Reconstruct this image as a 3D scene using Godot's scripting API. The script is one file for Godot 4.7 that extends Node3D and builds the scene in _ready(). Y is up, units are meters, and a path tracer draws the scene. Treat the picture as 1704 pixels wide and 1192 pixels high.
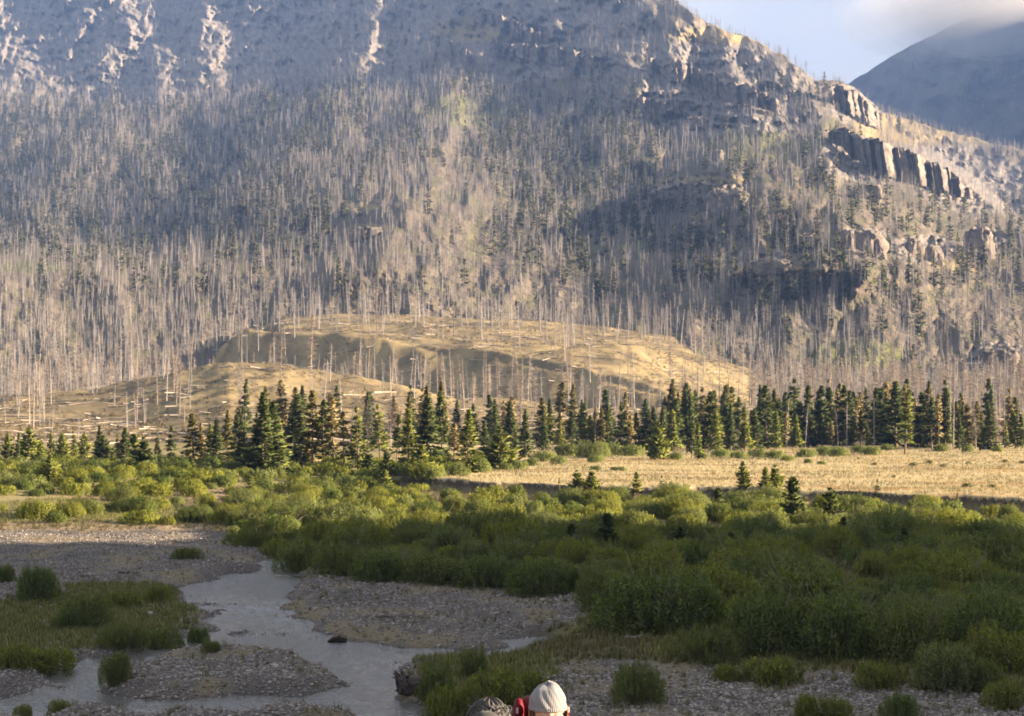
extends Node3D
# A valley below a burnt mountainside at low sun: river gravel, willow thicket, dry meadow, conifers, foothills, two hikers.
# Metres, y up; the camera stands on a bluff at the origin and looks along -z. "depth" is -z.

const F := 3180.0            # focal length in pixels of the 1704 x 1192 photograph
const EYE := Vector3(0, 11.5, 0)
var pitch := atan(53.0 / 3180.0)
var rng := RandomNumberGenerator.new()
var n1 := FastNoiseLite.new()
var n2 := FastNoiseLite.new()
var ridged := FastNoiseLite.new()
var cells := FastNoiseLite.new()
var taken := {}

# ---------------------------------------------------------------- helpers
func ray(px: float, py: float) -> Vector3:
	return Vector3((px - 852.0) / F, -(py - 596.0) / F, -1.0).rotated(Vector3.RIGHT, pitch)

func at_depth(px: float, py: float, depth: float) -> Vector3:
	var r := ray(px, py)
	return EYE + r * (depth / -r.z)

func on_level(px: float, py: float, h: float) -> Vector3:
	var r := ray(px, py)
	return EYE + r * ((h - EYE.y) / r.y)

func project(p: Vector3) -> Vector2:
	var q := (p - EYE).rotated(Vector3.RIGHT, -pitch)
	return Vector2(852.0 + q.x / -q.z * F, 596.0 - q.y / -q.z * F)

func along(pts: Array, x: float) -> float:           # piecewise linear through sorted [x, y] pairs
	if x <= pts[0][0]:
		return pts[0][1]
	for i in range(1, pts.size()):
		if x <= pts[i][0]:
			return lerpf(pts[i - 1][1], pts[i][1], (x - pts[i - 1][0]) / float(pts[i][0] - pts[i - 1][0]))
	return pts[-1][1]

func sstep(a: float, b: float, x: float) -> float:
	return smoothstep(a, b, x)

func smax(a: float, b: float, k: float) -> float:
	var h := maxf(k - absf(a - b), 0.0) / k
	return maxf(a, b) + h * h * k * 0.25

func numbered(called: String) -> String:
	taken[called] = taken.get(called, 0) + 1
	return called if taken[called] == 1 else "%s_%03d" % [called, taken[called] - 1]

func tag(o: Node, label: String, category := "", group := "", kind := "") -> void:
	if label:
		o.set_meta("label", label)
	if category:
		o.set_meta("category", category)
	if group:
		o.set_meta("group", group)
	if kind:
		o.set_meta("kind", kind)

func mat(c: Color, rough := 0.9, vertex := false) -> StandardMaterial3D:
	var m := StandardMaterial3D.new()
	m.albedo_color = c.linear_to_srgb()
	m.roughness = rough
	m.metallic_specular = 0.3
	m.vertex_color_use_as_albedo = vertex
	return m

func noise_tex(freq: float, lo: Color, hi: Color, size := 512, octaves := 5, sd := 1) -> NoiseTexture2D:
	var t := NoiseTexture2D.new()
	var n := FastNoiseLite.new()
	n.seed = sd
	n.frequency = freq
	n.noise_type = FastNoiseLite.TYPE_SIMPLEX
	n.fractal_octaves = octaves
	t.noise = n
	t.width = size
	t.height = size
	t.seamless = true
	var g := Gradient.new()
	g.set_color(0, lo.linear_to_srgb())
	g.set_color(1, hi.linear_to_srgb())
	t.color_ramp = g
	return t

func normal_tex(freq: float, strength: float, size := 512, octaves := 5, sd := 2) -> NoiseTexture2D:
	var t := NoiseTexture2D.new()
	var n := FastNoiseLite.new()
	n.seed = sd
	n.frequency = freq
	n.fractal_octaves = octaves
	t.noise = n
	t.width = size
	t.height = size
	t.seamless = true
	t.as_normal_map = true
	t.bump_strength = strength
	return t

func grid_mesh(pos: PackedVector3Array, col: PackedColorArray, nx: int, ny: int, flip := false) -> ArrayMesh:
	var nor := PackedVector3Array()
	nor.resize(pos.size())
	for j in ny:
		var j0 := maxi(j - 1, 0)
		var j1 := mini(j + 1, ny - 1)
		for i in nx:
			var a := pos[j * nx + mini(i + 1, nx - 1)] - pos[j * nx + maxi(i - 1, 0)]
			var b := pos[j1 * nx + i] - pos[j0 * nx + i]
			var n := a.cross(b).normalized()
			nor[j * nx + i] = -n if flip else n
	var idx := PackedInt32Array()
	idx.resize((nx - 1) * (ny - 1) * 6)
	var k := 0
	for j in ny - 1:
		for i in nx - 1:
			var a := j * nx + i
			if flip:
				idx[k] = a; idx[k + 1] = a + 1; idx[k + 2] = a + nx
				idx[k + 3] = a + 1; idx[k + 4] = a + nx + 1; idx[k + 5] = a + nx
			else:
				idx[k] = a; idx[k + 1] = a + nx; idx[k + 2] = a + 1
				idx[k + 3] = a + 1; idx[k + 4] = a + nx; idx[k + 5] = a + nx + 1
			k += 6
	return arrays(pos, nor, col, idx)

func arrays(pos: PackedVector3Array, nor: PackedVector3Array, col: PackedColorArray, idx := PackedInt32Array()) -> ArrayMesh:
	var a := []
	a.resize(Mesh.ARRAY_MAX)
	a[Mesh.ARRAY_VERTEX] = pos
	a[Mesh.ARRAY_NORMAL] = nor
	if col.size():
		a[Mesh.ARRAY_COLOR] = col
	if idx.size():
		a[Mesh.ARRAY_INDEX] = idx
	var m := ArrayMesh.new()
	m.add_surface_from_arrays(Mesh.PRIMITIVE_TRIANGLES, a)
	return m

func put(mesh: Mesh, m: Material, called: String, parent: Node = self) -> MeshInstance3D:
	var o := MeshInstance3D.new()
	o.mesh = mesh
	o.material_override = m
	o.name = numbered(called) if parent == self else called
	parent.add_child(o, true)
	return o

func base(called: String, where: Vector3, turn := 0.0) -> Node3D:
	var o := Node3D.new()
	o.name = numbered(called)
	add_child(o)
	o.position = where
	o.rotation.y = turn
	return o

func scatter(called: String, mesh: Mesh, m: Material, xf: Array, cols: Array, label: String, category: String) -> void:
	if xf.is_empty():
		return
	var mm := MultiMesh.new()
	mm.transform_format = MultiMesh.TRANSFORM_3D
	mm.use_colors = cols.size() > 0
	mm.mesh = mesh
	mm.instance_count = xf.size()
	for i in xf.size():
		mm.set_instance_transform(i, xf[i])
		if cols.size():
			mm.set_instance_color(i, cols[i])
	var o := MultiMeshInstance3D.new()
	o.multimesh = mm
	o.material_override = m
	o.name = numbered(called)
	add_child(o)
	tag(o, label, category, "", "stuff")

# a mesh gathered as loose triangles
class Soup:
	var p := PackedVector3Array()
	var n := PackedVector3Array()
	var c := PackedColorArray()
	func tri(a: Vector3, b: Vector3, d: Vector3, nn: Vector3, col: Color) -> void:
		p.append(a); p.append(b); p.append(d)
		n.append(nn); n.append(nn); n.append(nn)
		c.append(col); c.append(col); c.append(col)
	func tube(a: Vector3, b: Vector3, ra: float, rb: float, sides: int, col: Color) -> void:
		var ax := (b - a).normalized()
		var u := ax.cross(Vector3(0.31, 0.2, 0.93)).normalized()
		var v := ax.cross(u)
		for i in sides:
			var t0 := TAU * i / sides
			var t1 := TAU * (i + 1) / sides
			var d0 := u * cos(t0) + v * sin(t0)
			var d1 := u * cos(t1) + v * sin(t1)
			p.append(a + d0 * ra); p.append(b + d0 * rb); p.append(a + d1 * ra)
			n.append(d0); n.append(d0); n.append(d1)
			c.append(col); c.append(col); c.append(col)
			if rb > 0.0:
				p.append(a + d1 * ra); p.append(b + d0 * rb); p.append(b + d1 * rb)
				n.append(d1); n.append(d0); n.append(d1)
				c.append(col); c.append(col); c.append(col)

func soup_mesh(s: Soup) -> ArrayMesh:
	return arrays(s.p, s.n, s.c)

func rv() -> Vector3:
	return Vector3(rng.randfn(), rng.randfn(), rng.randfn()).normalized()

const ONES := ["zeroth", "first", "second", "third", "fourth", "fifth", "sixth", "seventh", "eighth", "ninth", "tenth", "eleventh", "twelfth", "thirteenth", "fourteenth", "fifteenth", "sixteenth", "seventeenth", "eighteenth", "nineteenth"]
const TENS := ["", "", "twenty", "thirty", "forty", "fifty", "sixty", "seventy", "eighty", "ninety"]
const TENTHS := ["", "", "twentieth", "thirtieth", "fortieth", "fiftieth", "sixtieth", "seventieth", "eightieth", "ninetieth"]
func ordinal(k: int) -> String:
	if k < 20:
		return ONES[k]
	if k >= 100:
		return "hundred-and-" + ordinal(k - 100) if k > 100 else "hundredth"
	return TENTHS[k / 10] if k % 10 == 0 else TENS[k / 10] + "-" + ONES[k % 10]

# ---------------------------------------------------------------- _ready
func _ready() -> void:
	var cam := Camera3D.new()
	cam.name = "camera"
	cam.position = EYE
	cam.rotation.x = pitch
	cam.fov = rad_to_deg(2.0 * atan(596.0 / F))
	cam.near = 0.1
	cam.far = 20000.0
	var lens := CameraAttributesPhysical.new()
	lens.frustum_focal_length = 12.0 * F / 596.0
	lens.frustum_focus_distance = 10.0
	lens.frustum_near = 0.1
	lens.frustum_far = 20000.0
	lens.exposure_aperture = 11.0
	cam.attributes = lens
	add_child(cam)
	cam.current = true

	var env := Environment.new()
	env.background_mode = Environment.BG_SKY
	env.sky = Sky.new()
	env.sky.sky_material = make_sky()
	env.background_energy_multiplier = 1.0
	env.tonemap_mode = Environment.TONE_MAPPER_LINEAR
	env.tonemap_exposure = 6.2
	env.fog_enabled = true
	env.fog_density = 0.000085
	env.fog_light_color = Color(0.54, 0.7, 1.0)
	env.volumetric_fog_enabled = true
	env.volumetric_fog_density = 0.0
	env.sdfgi_enabled = true
	env.ssao_enabled = true
	env.ssil_enabled = true
	var we := WorldEnvironment.new()
	we.environment = env
	we.name = "environment"
	add_child(we)

	var sun := DirectionalLight3D.new()
	sun.name = "sun"
	sun.light_energy = 1.6
	sun.light_color = Color(1.0, 0.89, 0.75)
	sun.light_angular_distance = 0.6
	sun.shadow_enabled = true
	add_child(sun)
	var to_sun := Vector3(cos(deg_to_rad(16)) * cos(deg_to_rad(6)), sin(deg_to_rad(16)), cos(deg_to_rad(16)) * sin(deg_to_rad(6)))
	sun.look_at_from_position(to_sun * 100.0, Vector3.ZERO)

	n1.noise_type = FastNoiseLite.TYPE_SIMPLEX_SMOOTH
	n1.seed = 5
	n1.frequency = 1.0
	n1.fractal_octaves = 4
	n2.noise_type = FastNoiseLite.TYPE_SIMPLEX_SMOOTH
	n2.seed = 17
	n2.frequency = 1.0
	n2.fractal_type = FastNoiseLite.FRACTAL_NONE
	ridged.noise_type = FastNoiseLite.TYPE_SIMPLEX
	ridged.seed = 31
	ridged.frequency = 1.0
	ridged.fractal_type = FastNoiseLite.FRACTAL_RIDGED
	ridged.fractal_octaves = 4
	cells.noise_type = FastNoiseLite.TYPE_CELLULAR
	cells.seed = 9
	cells.frequency = 1.0
	cells.cellular_return_type = FastNoiseLite.RETURN_CELL_VALUE

	rng.seed = 20240
	build_masks()
	build_ground()
	build_side_hill()
	build_water()
	build_mountain()
	build_far_mountain()
	build_clouds()
	print("terrain ", Time.get_ticks_msec())
	build_cliffs()
	build_outcrops()
	build_conifers()
	print("conifers ", Time.get_ticks_msec())
	build_snags()
	print("snags ", Time.get_ticks_msec())
	build_willows()
	print("willows ", Time.get_ticks_msec())
	build_ground_cover()
	build_small_things()
	build_hikers()
	print("done ", Time.get_ticks_msec())

# ---------------------------------------------------------------- sky
func make_sky() -> PanoramaSkyMaterial:
	var w := 1024
	var h := 512
	var n := FastNoiseLite.new()
	n.seed = 77
	n.frequency = 1.6
	n.fractal_octaves = 5
	var data := PackedFloat32Array()
	data.resize(w * h * 3)
	var k := 0
	for j in h:
		var el := PI * (0.5 - (j + 0.5) / h)
		var up := maxf(sin(el), 0.0)
		var blue := Color(0.15, 0.145, 0.138).lerp(Color(0.04, 0.058, 0.1), pow(up, 0.55))
		for i in w:
			var az := TAU * (i + 0.5) / w
			var d := Vector3(cos(el) * cos(az), sin(el), cos(el) * sin(az))
			var q := d / (absf(d.y) + 0.22) * 0.8
			var cl := n.get_noise_3d(q.x, q.y * 0.6, q.z)
			var a := smoothstep(-0.95, 0.15, cl)
			var c := blue.lerp(Color(0.145, 0.141, 0.136).lerp(Color(0.155, 0.152, 0.148), smoothstep(-0.1, 0.5, cl)), a * 0.95)
			data[k] = c.r; data[k + 1] = c.g; data[k + 2] = c.b
			k += 3
	var im := Image.create_from_data(w, h, false, Image.FORMAT_RGBF, data.to_byte_array())
	var m := PanoramaSkyMaterial.new()
	m.panorama = ImageTexture.create_from_image(im)
	return m

# ---------------------------------------------------------------- valley floor: masks, heights, colours
const MX := 300
const MY := 390
const MC := 0.4
const M_X0 := -60.0
const M_D0 := 50.0
var m_water: PackedFloat32Array
var m_gravel: PackedFloat32Array
var m_green: PackedFloat32Array
var thicket_front := [[380, 880], [395, 905], [470, 915], [520, 945], [560, 950], [650, 962], [750, 968], [850, 978], [960, 985], [975, 1035], [1100, 1062], [1210, 1074], [1300, 1100], [1450, 1108], [1560, 1124], [1704, 1135], [2000, 1150]]
var bank_line := [[-400, 150.0], [600, 215.0], [700, 208.0], [800, 200.0], [900, 193.0], [1000, 188.0], [1200, 184.0], [1400, 180.0], [1550, 174.0], [1704, 168.0], [2300, 160.0]]

func world_poly(pts: Array) -> PackedVector2Array:
	var out := PackedVector2Array()
	for p in pts:
		var w := on_level(p[0], p[1], 0.1)
		out.append(Vector2(w.x, -w.z))
	return out

func raster(adds: Array, holes: Array) -> PackedFloat32Array:
	var a := []
	for p in adds:
		a.append(world_poly(p))
	var b := []
	for p in holes:
		b.append(world_poly(p))
	var data := PackedFloat32Array()
	data.resize(MX * MY)
	for j in MY:
		for i in MX:
			var x := M_X0 + i * MC
			var d := M_D0 + j * MC
			var q := Vector2(x + n2.get_noise_2d(x * 0.5, d * 0.25) * 0.8, d + n2.get_noise_2d(x * 0.4 + 50, d * 0.25) * 2.0)
			var v := 0.0
			for poly in a:
				if Geometry2D.is_point_in_polygon(q, poly):
					v = 1.0
					break
			if v > 0.0:
				for poly in b:
					if Geometry2D.is_point_in_polygon(q, poly):
						v = 0.0
						break
			data[j * MX + i] = v
	var im := Image.create_from_data(MX, MY, false, Image.FORMAT_RF, data.to_byte_array())
	im.resize(MX / 3, MY / 3, Image.INTERPOLATE_LANCZOS)
	im.resize(MX / 4, MY / 4, Image.INTERPOLATE_LANCZOS)
	im.resize(MX, MY, Image.INTERPOLATE_CUBIC)
	return im.get_data().to_float32_array()

func mask(m: PackedFloat32Array, x: float, d: float) -> float:
	var fx := clampf((x - M_X0) / MC, 0.0, MX - 1.01)
	var fy := clampf((d - M_D0) / MC, 0.0, MY - 1.01)
	var i := int(fx)
	var j := int(fy)
	fx -= i
	fy -= j
	var k := j * MX + i
	return lerpf(lerpf(m[k], m[k + 1], fx), lerpf(m[k + MX], m[k + MX + 1], fx), fy)

func build_masks() -> void:
	var river := [[452, 900], [500, 900], [505, 925], [523, 948], [500, 975], [488, 1005], [520, 1032], [552, 1056], [600, 1060], [700, 1074], [800, 1082], [840, 1060], [880, 1055], [940, 1048], [1000, 1046], [960, 1062], [925, 1085], [880, 1090], [820, 1096], [700, 1104], [676, 1118], [660, 1150], [680, 1165], [760, 1178], [820, 1192], [820, 1230], [-60, 1230], [-60, 1160], [20, 1156], [40, 1128], [90, 1100], [160, 1092], [230, 1076], [320, 1052], [345, 1030], [305, 1008], [280, 985], [330, 965], [410, 948], [440, 925]]
	var island := [[235, 1106], [270, 1094], [340, 1084], [450, 1088], [510, 1098], [540, 1112], [556, 1128], [540, 1142], [470, 1152], [390, 1157], [300, 1162], [220, 1160], [170, 1148], [190, 1126]]
	var spit := [[-60, 1190], [60, 1188], [150, 1192], [330, 1190], [470, 1186], [600, 1184], [700, 1190], [560, 1204], [350, 1210], [100, 1214], [-60, 1210]]
	var far_water := [[-60, 829], [30, 828], [62, 834], [40, 842], [-60, 846]]
	m_water = raster([river, far_water], [island, spit])
	m_gravel = raster([
		[[-200, 893], [180, 893], [330, 890], [395, 905], [440, 912], [540, 955], [700, 966], [850, 976], [960, 986], [985, 1020], [960, 1042], [880, 1056], [840, 1090], [900, 1120], [1000, 1110], [1110, 1130], [1300, 1135], [1400, 1140], [1500, 1165], [1704, 1180], [1800, 1260], [-200, 1260]],
	], [[[990, 1050], [1100, 1055], [1130, 1100], [1000, 1108], [960, 1085]]])
	m_green = raster([
		[[-60, 1020], [60, 1005], [110, 1000], [120, 985], [200, 975], [275, 985], [300, 1010], [315, 1045], [270, 1066], [200, 1080], [120, 1090], [60, 1110], [-60, 1135]],
		[[700, 1100], [760, 1085], [830, 1095], [900, 1098], [905, 1130], [860, 1160], [760, 1175], [700, 1165]],
		[[900, 1052], [985, 1050], [960, 1068], [905, 1072]],
		[[1080, 1080], [1320, 1105], [1500, 1115], [1704, 1145], [1704, 1165], [1450, 1142], [1200, 1130], [1090, 1110]],
		[[-60, 880], [200, 885], [400, 872], [390, 860], [100, 850], [60, 800], [-60, 790]],
	], [])

func mound(u: float, d: float, crest: Array, depths: Array, front: float, back: float) -> float:
	if u < crest[0][0] or u > crest[-1][0]:
		return -50.0
	var dc := along(depths, u)
	dc += n1.get_noise_2d(u * 0.008, 4.0) * 5.0
	var hc := EYE.y - (along(crest, u) - 649.0) / F * dc
	var t := d - dc
	return hc - (sqrt(t * t + 40.0) - 6.3) * (front if t < 0.0 else back)

func height(x: float, d: float) -> float:
	var u := 852.0 + x / maxf(d, 1.0) * F
	var h := 0.0
	if d < 62.0:                                        # the bluff that the camera and the hikers stand on
		h = 9.9 - 0.167 * d if d < 12.0 else lerpf(7.9, 0.45, sstep(12.0, 52.0, d))
		h += n1.get_noise_2d(x * 0.12, d * 0.12) * 0.25 * sstep(14.0, 26.0, d)
		if d > 52.0:
			h = lerpf(h, floor_height(x, d), (d - 52.0) / 10.0)
		return h
	if d < 235.0:
		h = floor_height(x, d)
	var db := along(bank_line, u)
	var wob := n1.get_noise_2d(x * 0.06, 3.0) * 5.0
	var edge := 1.2 if u > 640.0 else 18.0
	var terrace := sstep(db + wob - edge, db + wob + edge, d)
	if terrace > 0.0:
		var top := 2.0 + n1.get_noise_2d(x * 0.03, d * 0.03) * 0.3 + n1.get_noise_2d(x * 0.2, d * 0.2) * 0.1
		top += 4.0 * sstep(315.0, 450.0, d) + n1.get_noise_2d(x * 0.01, d * 0.01) * 2.0 * sstep(330.0, 420.0, d)
		h = lerpf(h, top, terrace)
	if d > 330.0 and u > -700.0 and u < 2400.0:
		var rough := n1.get_noise_2d(x * 0.025, d * 0.025) * 1.6 + n1.get_noise_2d(x * 0.12, d * 0.12) * 0.45
		var m1 := mound(u, d, [[-500, 700], [-60, 668], [60, 655], [180, 643], [280, 622], [380, 604], [480, 612], [560, 625], [680, 642], [760, 662], [870, 670], [940, 690], [975, 735]], [[-500, 480], [1000, 470]], 0.15, 0.25)
		var m2 := mound(u, d, [[340, 690], [352, 610], [366, 580], [410, 549], [530, 556], [640, 563], [720, 583], [790, 600], [870, 606], [960, 625], [1040, 645], [1110, 662], [1170, 690], [1230, 730]], [[340, 690], [660, 622], [1000, 555], [1230, 510]], 0.66, 0.1)
		var m3 := mound(u, d, [[330, 640], [400, 560], [470, 532], [560, 525], [700, 527], [850, 532], [1000, 545], [1100, 558], [1250, 600], [1400, 680]], [[300, 770], [1400, 770]], 0.1, 0.2)
		var m4 := mound(u, d, [[820, 640], [880, 592], [950, 576], [1050, 570], [1130, 592], [1230, 622], [1310, 660], [1370, 700]], [[820, 590], [950, 600], [1370, 680]], 0.3, 0.12)
		var short := maxf(0.0, along([[340, 690], [660, 622], [1000, 555], [1230, 510]], u) + 4.0 - d) if u > 340.0 and u < 1230.0 else 0.0
		m3 -= short * 0.7
		m4 -= short * 0.5
		h = smax(h, m1 + rough, 4.0)
		h = smax(h, m3 + rough, 3.0)
		h = smax(h, m4 + rough * 0.8, 3.0)
		h = smax(h, m2 + rough * 0.7, 1.5)
	return h

func floor_height(x: float, d: float) -> float:
	var wtr := mask(m_water, x, d)
	var grv := mask(m_gravel, x, d)
	var h := lerpf(0.75, 0.42, grv)
	h += n1.get_noise_2d(x * 0.08, d * 0.08) * 0.22 + n1.get_noise_2d(x * 0.5, d * 0.5) * 0.07
	h = lerpf(h, -0.17 + n1.get_noise_2d(x * 0.22 + 5, d * 0.12) * 0.3, sstep(0.1, 0.95, wtr))
	return h

func ground_colour(x: float, d: float, h: float) -> Color:
	var u := 852.0 + x / maxf(d, 1.0) * F
	var a := n1.get_noise_2d(x * 0.15, d * 0.1)
	var b := n1.get_noise_2d(x * 0.8 + 40, d * 0.5)
	if d < 62.0:
		return Color(0.2, 0.16, 0.09).lerp(Color(0.26, 0.21, 0.12), clampf(0.5 + a, 0, 1))
	if d < 235.0 and h < 1.35:
		var grv := sstep(0.35, 0.65, mask(m_gravel, x, d) + b * 0.25)
		var grn := sstep(0.35, 0.75, mask(m_green, x, d) + a * 0.4)
		var soil := Color(0.13, 0.11, 0.065).lerp(Color(0.2, 0.17, 0.09), clampf(0.5 + a * 1.5, 0, 1))
		var far := d > 118.0 and u < 420.0
		if far:
			soil = Color(0.3, 0.235, 0.15)
		var c := soil.lerp(Color(0.115, 0.105, 0.1).lerp(Color(0.175, 0.157, 0.14), clampf(0.5 + a * 1.6 + b * 0.5, 0, 1)), grv)
		c = c.lerp(Color(0.23, 0.19, 0.115), 0.75 * sstep(0.12, 0.3, a) * grv)           # dry silt between the stones
		c = c.lerp(Color(0.15, 0.155, 0.055), grn * 0.7)
		if h < 0.1:
			c = c.lerp(Color(0.085, 0.08, 0.078), sstep(0.1, 0.0, h))                      # wet stones
		return c
	if d < 335.0:
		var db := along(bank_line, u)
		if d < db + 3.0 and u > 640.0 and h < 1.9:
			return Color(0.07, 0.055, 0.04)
		var c := Color(0.52, 0.42, 0.235).lerp(Color(0.6, 0.5, 0.3), clampf(0.5 + a * 1.5, 0, 1))
		c = c.lerp(Color(0.42, 0.275, 0.14), sstep(0.1, 0.45, n1.get_noise_2d(x * 0.02 + 9, d * 0.09)) * 0.8)
		c = c.lerp(Color(0.33, 0.31, 0.16), sstep(0.05, 0.4, b) * 0.6)
		return c if u > 690.0 else c.lerp(Color(0.16, 0.15, 0.06), 0.7)
	var g := Color(0.2, 0.155, 0.09).lerp(Color(0.35, 0.275, 0.145), clampf(0.5 + n1.get_noise_2d(x * 0.04, d * 0.04) * 1.6, 0, 1))
	g = g.lerp(Color(0.17, 0.145, 0.085), sstep(0.0, 0.45, n1.get_noise_2d(x * 0.09 + 7, d * 0.05)) * 0.75)
	return g.lerp(Color(0.2, 0.19, 0.09), sstep(0.2, 0.5, b) * 0.6)

func earth_material(tint := Color.WHITE, s := 0.35) -> StandardMaterial3D:
	var m := mat(tint, 0.95, true)
	m.albedo_texture = noise_tex(0.03, Color(0.55, 0.55, 0.55), Color(1.4, 1.4, 1.4).clamp(), 512, 6, 4)
	m.uv1_triplanar = true
	m.uv1_world_triplanar = true
	m.uv1_scale = Vector3.ONE * s
	m.normal_enabled = true
	m.normal_texture = normal_tex(0.05, 9.0, 512, 6, 8)
	m.normal_scale = 0.9
	return m

func build_ground() -> void:
	var th := PackedFloat32Array()
	var a := -86.0
	while a < 86.5:
		th.append(deg_to_rad(a))
		a += 0.08 if absf(a) < 18.5 else 0.6 if absf(a) < 24.0 else 3.0
	var rr := PackedFloat32Array()
	var r := 0.3
	while r < 1000.0:
		rr.append(r)
		r += 0.9 if r < 3.0 else 1.6 if r < 58.0 else 0.34 if r < 120.0 else 0.6 if r < 215.0 else 1.5 if r < 340.0 else 2.6
	var nx := th.size()
	var ny := rr.size()
	var pos := PackedVector3Array()
	var col := PackedColorArray()
	pos.resize(nx * ny)
	col.resize(nx * ny)
	var k := 0
	for j in ny:
		for i in nx:
			# rows of equal depth inside the view, of equal distance far to the sides
			var t := th[i]
			var d := rr[j] if absf(t) < 0.5 else rr[j] * cos(t) / cos(0.5)
			var x := d * tan(t)
			var h := height(x, d)
			pos[k] = Vector3(x, h, -d)
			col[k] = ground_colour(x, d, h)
			k += 1
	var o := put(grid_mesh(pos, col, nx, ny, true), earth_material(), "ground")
	tag(o, "valley floor of gravel, dry meadow and grassy foothills", "", "", "structure")
	# the rest of the land behind and around, to the horizon
	var far := put(disc(9000.0), earth_material(Color(0.25, 0.2, 0.11), 0.2), "land")
	far.position.y = -25.0
	tag(far, "low land stretching to the horizon around the valley", "", "", "structure")

func disc(radius: float) -> ArrayMesh:
	var s := Soup.new()
	for i in 48:
		var t0 := TAU * i / 48
		var t1 := TAU * (i + 1) / 48
		s.tri(Vector3.ZERO, Vector3(cos(t0), 0, sin(t0)) * radius, Vector3(cos(t1), 0, sin(t1)) * radius, Vector3.UP, Color.WHITE)
	return soup_mesh(s)

func build_side_hill() -> void:
	# the steep hill outside the frame whose shadow lies over the near half of the valley
	var nx := 60
	var ny := 70
	var pos := PackedVector3Array()
	var col := PackedColorArray()
	for j in ny:
		for i in nx:
			var x := 170.0 + 230.0 * i / (nx - 1)
			var d := -40.0 + 230.0 * j / (ny - 1)
			var across := sstep(170.0, 262.0, x) * (1.0 - sstep(300.0, 400.0, x))
			var ends := sstep(-6.0, 30.0, d) * (1.0 - sstep(87.0, 127.0, d + n1.get_noise_2d(x * 0.03, 2.0) * 6.0))
			pos.append(Vector3(x, -6.0 + across * ends * (134.0 + n1.get_noise_2d(x * 0.05, d * 0.05) * 9.0), -d))
			col.append(Color(0.25, 0.19, 0.1).lerp(Color(0.15, 0.14, 0.08), clampf(0.5 + n1.get_noise_2d(x * 0.06, d * 0.06), 0, 1)))
	var o := put(grid_mesh(pos, col, nx, ny, true), earth_material(), "hill")
	tag(o, "steep hill outside the view to the right of the river", "", "", "structure")

func build_water() -> void:
	var nx := 330
	var ny := 300
	var pos := PackedVector3Array()
	for j in ny:
		var d := 56.0 + 140.0 * pow(float(j) / (ny - 1), 1.35)
		for i in nx:
			var x := lerpf(-0.34, 0.14, float(i) / (nx - 1)) * d
			var riff := 0.5 + 0.5 * n2.get_noise_2d(x * 0.06, d * 0.05)
			var w := n2.get_noise_2d(x * 1.1, d * 0.7) * 0.05 + n2.get_noise_2d(x * 2.6 + 30, d * 1.6) * 0.04
			pos.append(Vector3(x, w * (0.1 + 1.6 * riff * riff), -d))
	var m := mat(Color(0.1, 0.098, 0.095), 0.08)
	m.metallic_specular = 0.5
	m.normal_enabled = true
	m.normal_texture = normal_tex(0.03, 5.0, 512, 4, 12)
	m.normal_scale = 0.9
	m.uv1_triplanar = true
	m.uv1_world_triplanar = true
	m.uv1_scale = Vector3(0.3, 0.3, 0.22)
	var o := put(grid_mesh(pos, PackedColorArray(), nx, ny, true), m, "river")
	tag(o, "shallow braided river with ripples between gravel bars", "", "", "structure")

# ---------------------------------------------------------------- the mountain
var mt_pos: PackedVector3Array
var mt_px: PackedFloat32Array
var mt_rows := 300
const MT_BOTTOM := 725.0
var skyline := [[-1500, -60], [-500, -120], [0, -165], [500, -185], [800, -140], [1000, -60], [1120, -2], [1150, 22], [1180, 40], [1225, 55], [1262, 70], [1310, 96], [1345, 124], [1362, 133], [1392, 136], [1420, 143], [1440, 158], [1470, 186], [1500, 196], [1600, 226], [1704, 250], [1900, 300], [2600, 420]]
var ridges := [
	# polyline, rise towards the viewer as a share of the depth, half-width in pixels
	[[[900, -80], [850, 30], [770, 140], [740, 240], [690, 330], [640, 410], [620, 500]], 0.15, 320.0],
	[[[1110, 150], [1140, 190], [1200, 270], [1245, 330], [1275, 420], [1300, 520]], 0.16, 280.0],
	[[[1130, 0], [1220, 60], [1320, 110], [1400, 160], [1440, 200]], 0.11, 270.0],
	[[[1320, 110], [1372, 205], [1385, 300], [1410, 400]], 0.1, 210.0],
	[[[460, -60], [420, 40], [300, 130], [190, 225], [60, 320]], 0.05, 150.0],
	[[[180, -60], [90, 60], [-20, 160]], 0.05, 130.0],
	[[[560, 120], [500, 230], [430, 330], [380, 420]], 0.035, 100.0],
	[[[1500, 420], [1560, 520], [1600, 640]], 0.05, 160.0],
]
var cliffs := [
	# centre x, y, half-width, half-height, strength
	[180, 40, 320, 130, 1.0], [480, 40, 160, 110, 1.0], [640, 60, 90, 90, 0.7], [850, 60, 130, 75, 1.0], [1010, 60, 80, 90, 0.6], [1180, 140, 120, 85, 0.9],
	[1300, 170, 90, 60, 0.6], [1440, 175, 50, 40, 0.9], [1500, 262, 135, 45, 1.0], [1590, 310, 60, 40, 0.9], [1650, 310, 90, 55, 0.6], [1170, 318, 75, 24, 1.0], [1080, 178, 70, 26, 0.9],
	[1440, 405, 60, 24, 0.8], [1540, 415, 60, 24, 0.8], [1640, 405, 40, 26, 0.8], [1180, 212, 36, 18, 0.8], [610, 385, 40, 14, 0.7], [600, 345, 30, 8, 0.7], [1660, 595, 60, 28, 0.7], [1260, 430, 60, 16, 0.5],
]

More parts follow.
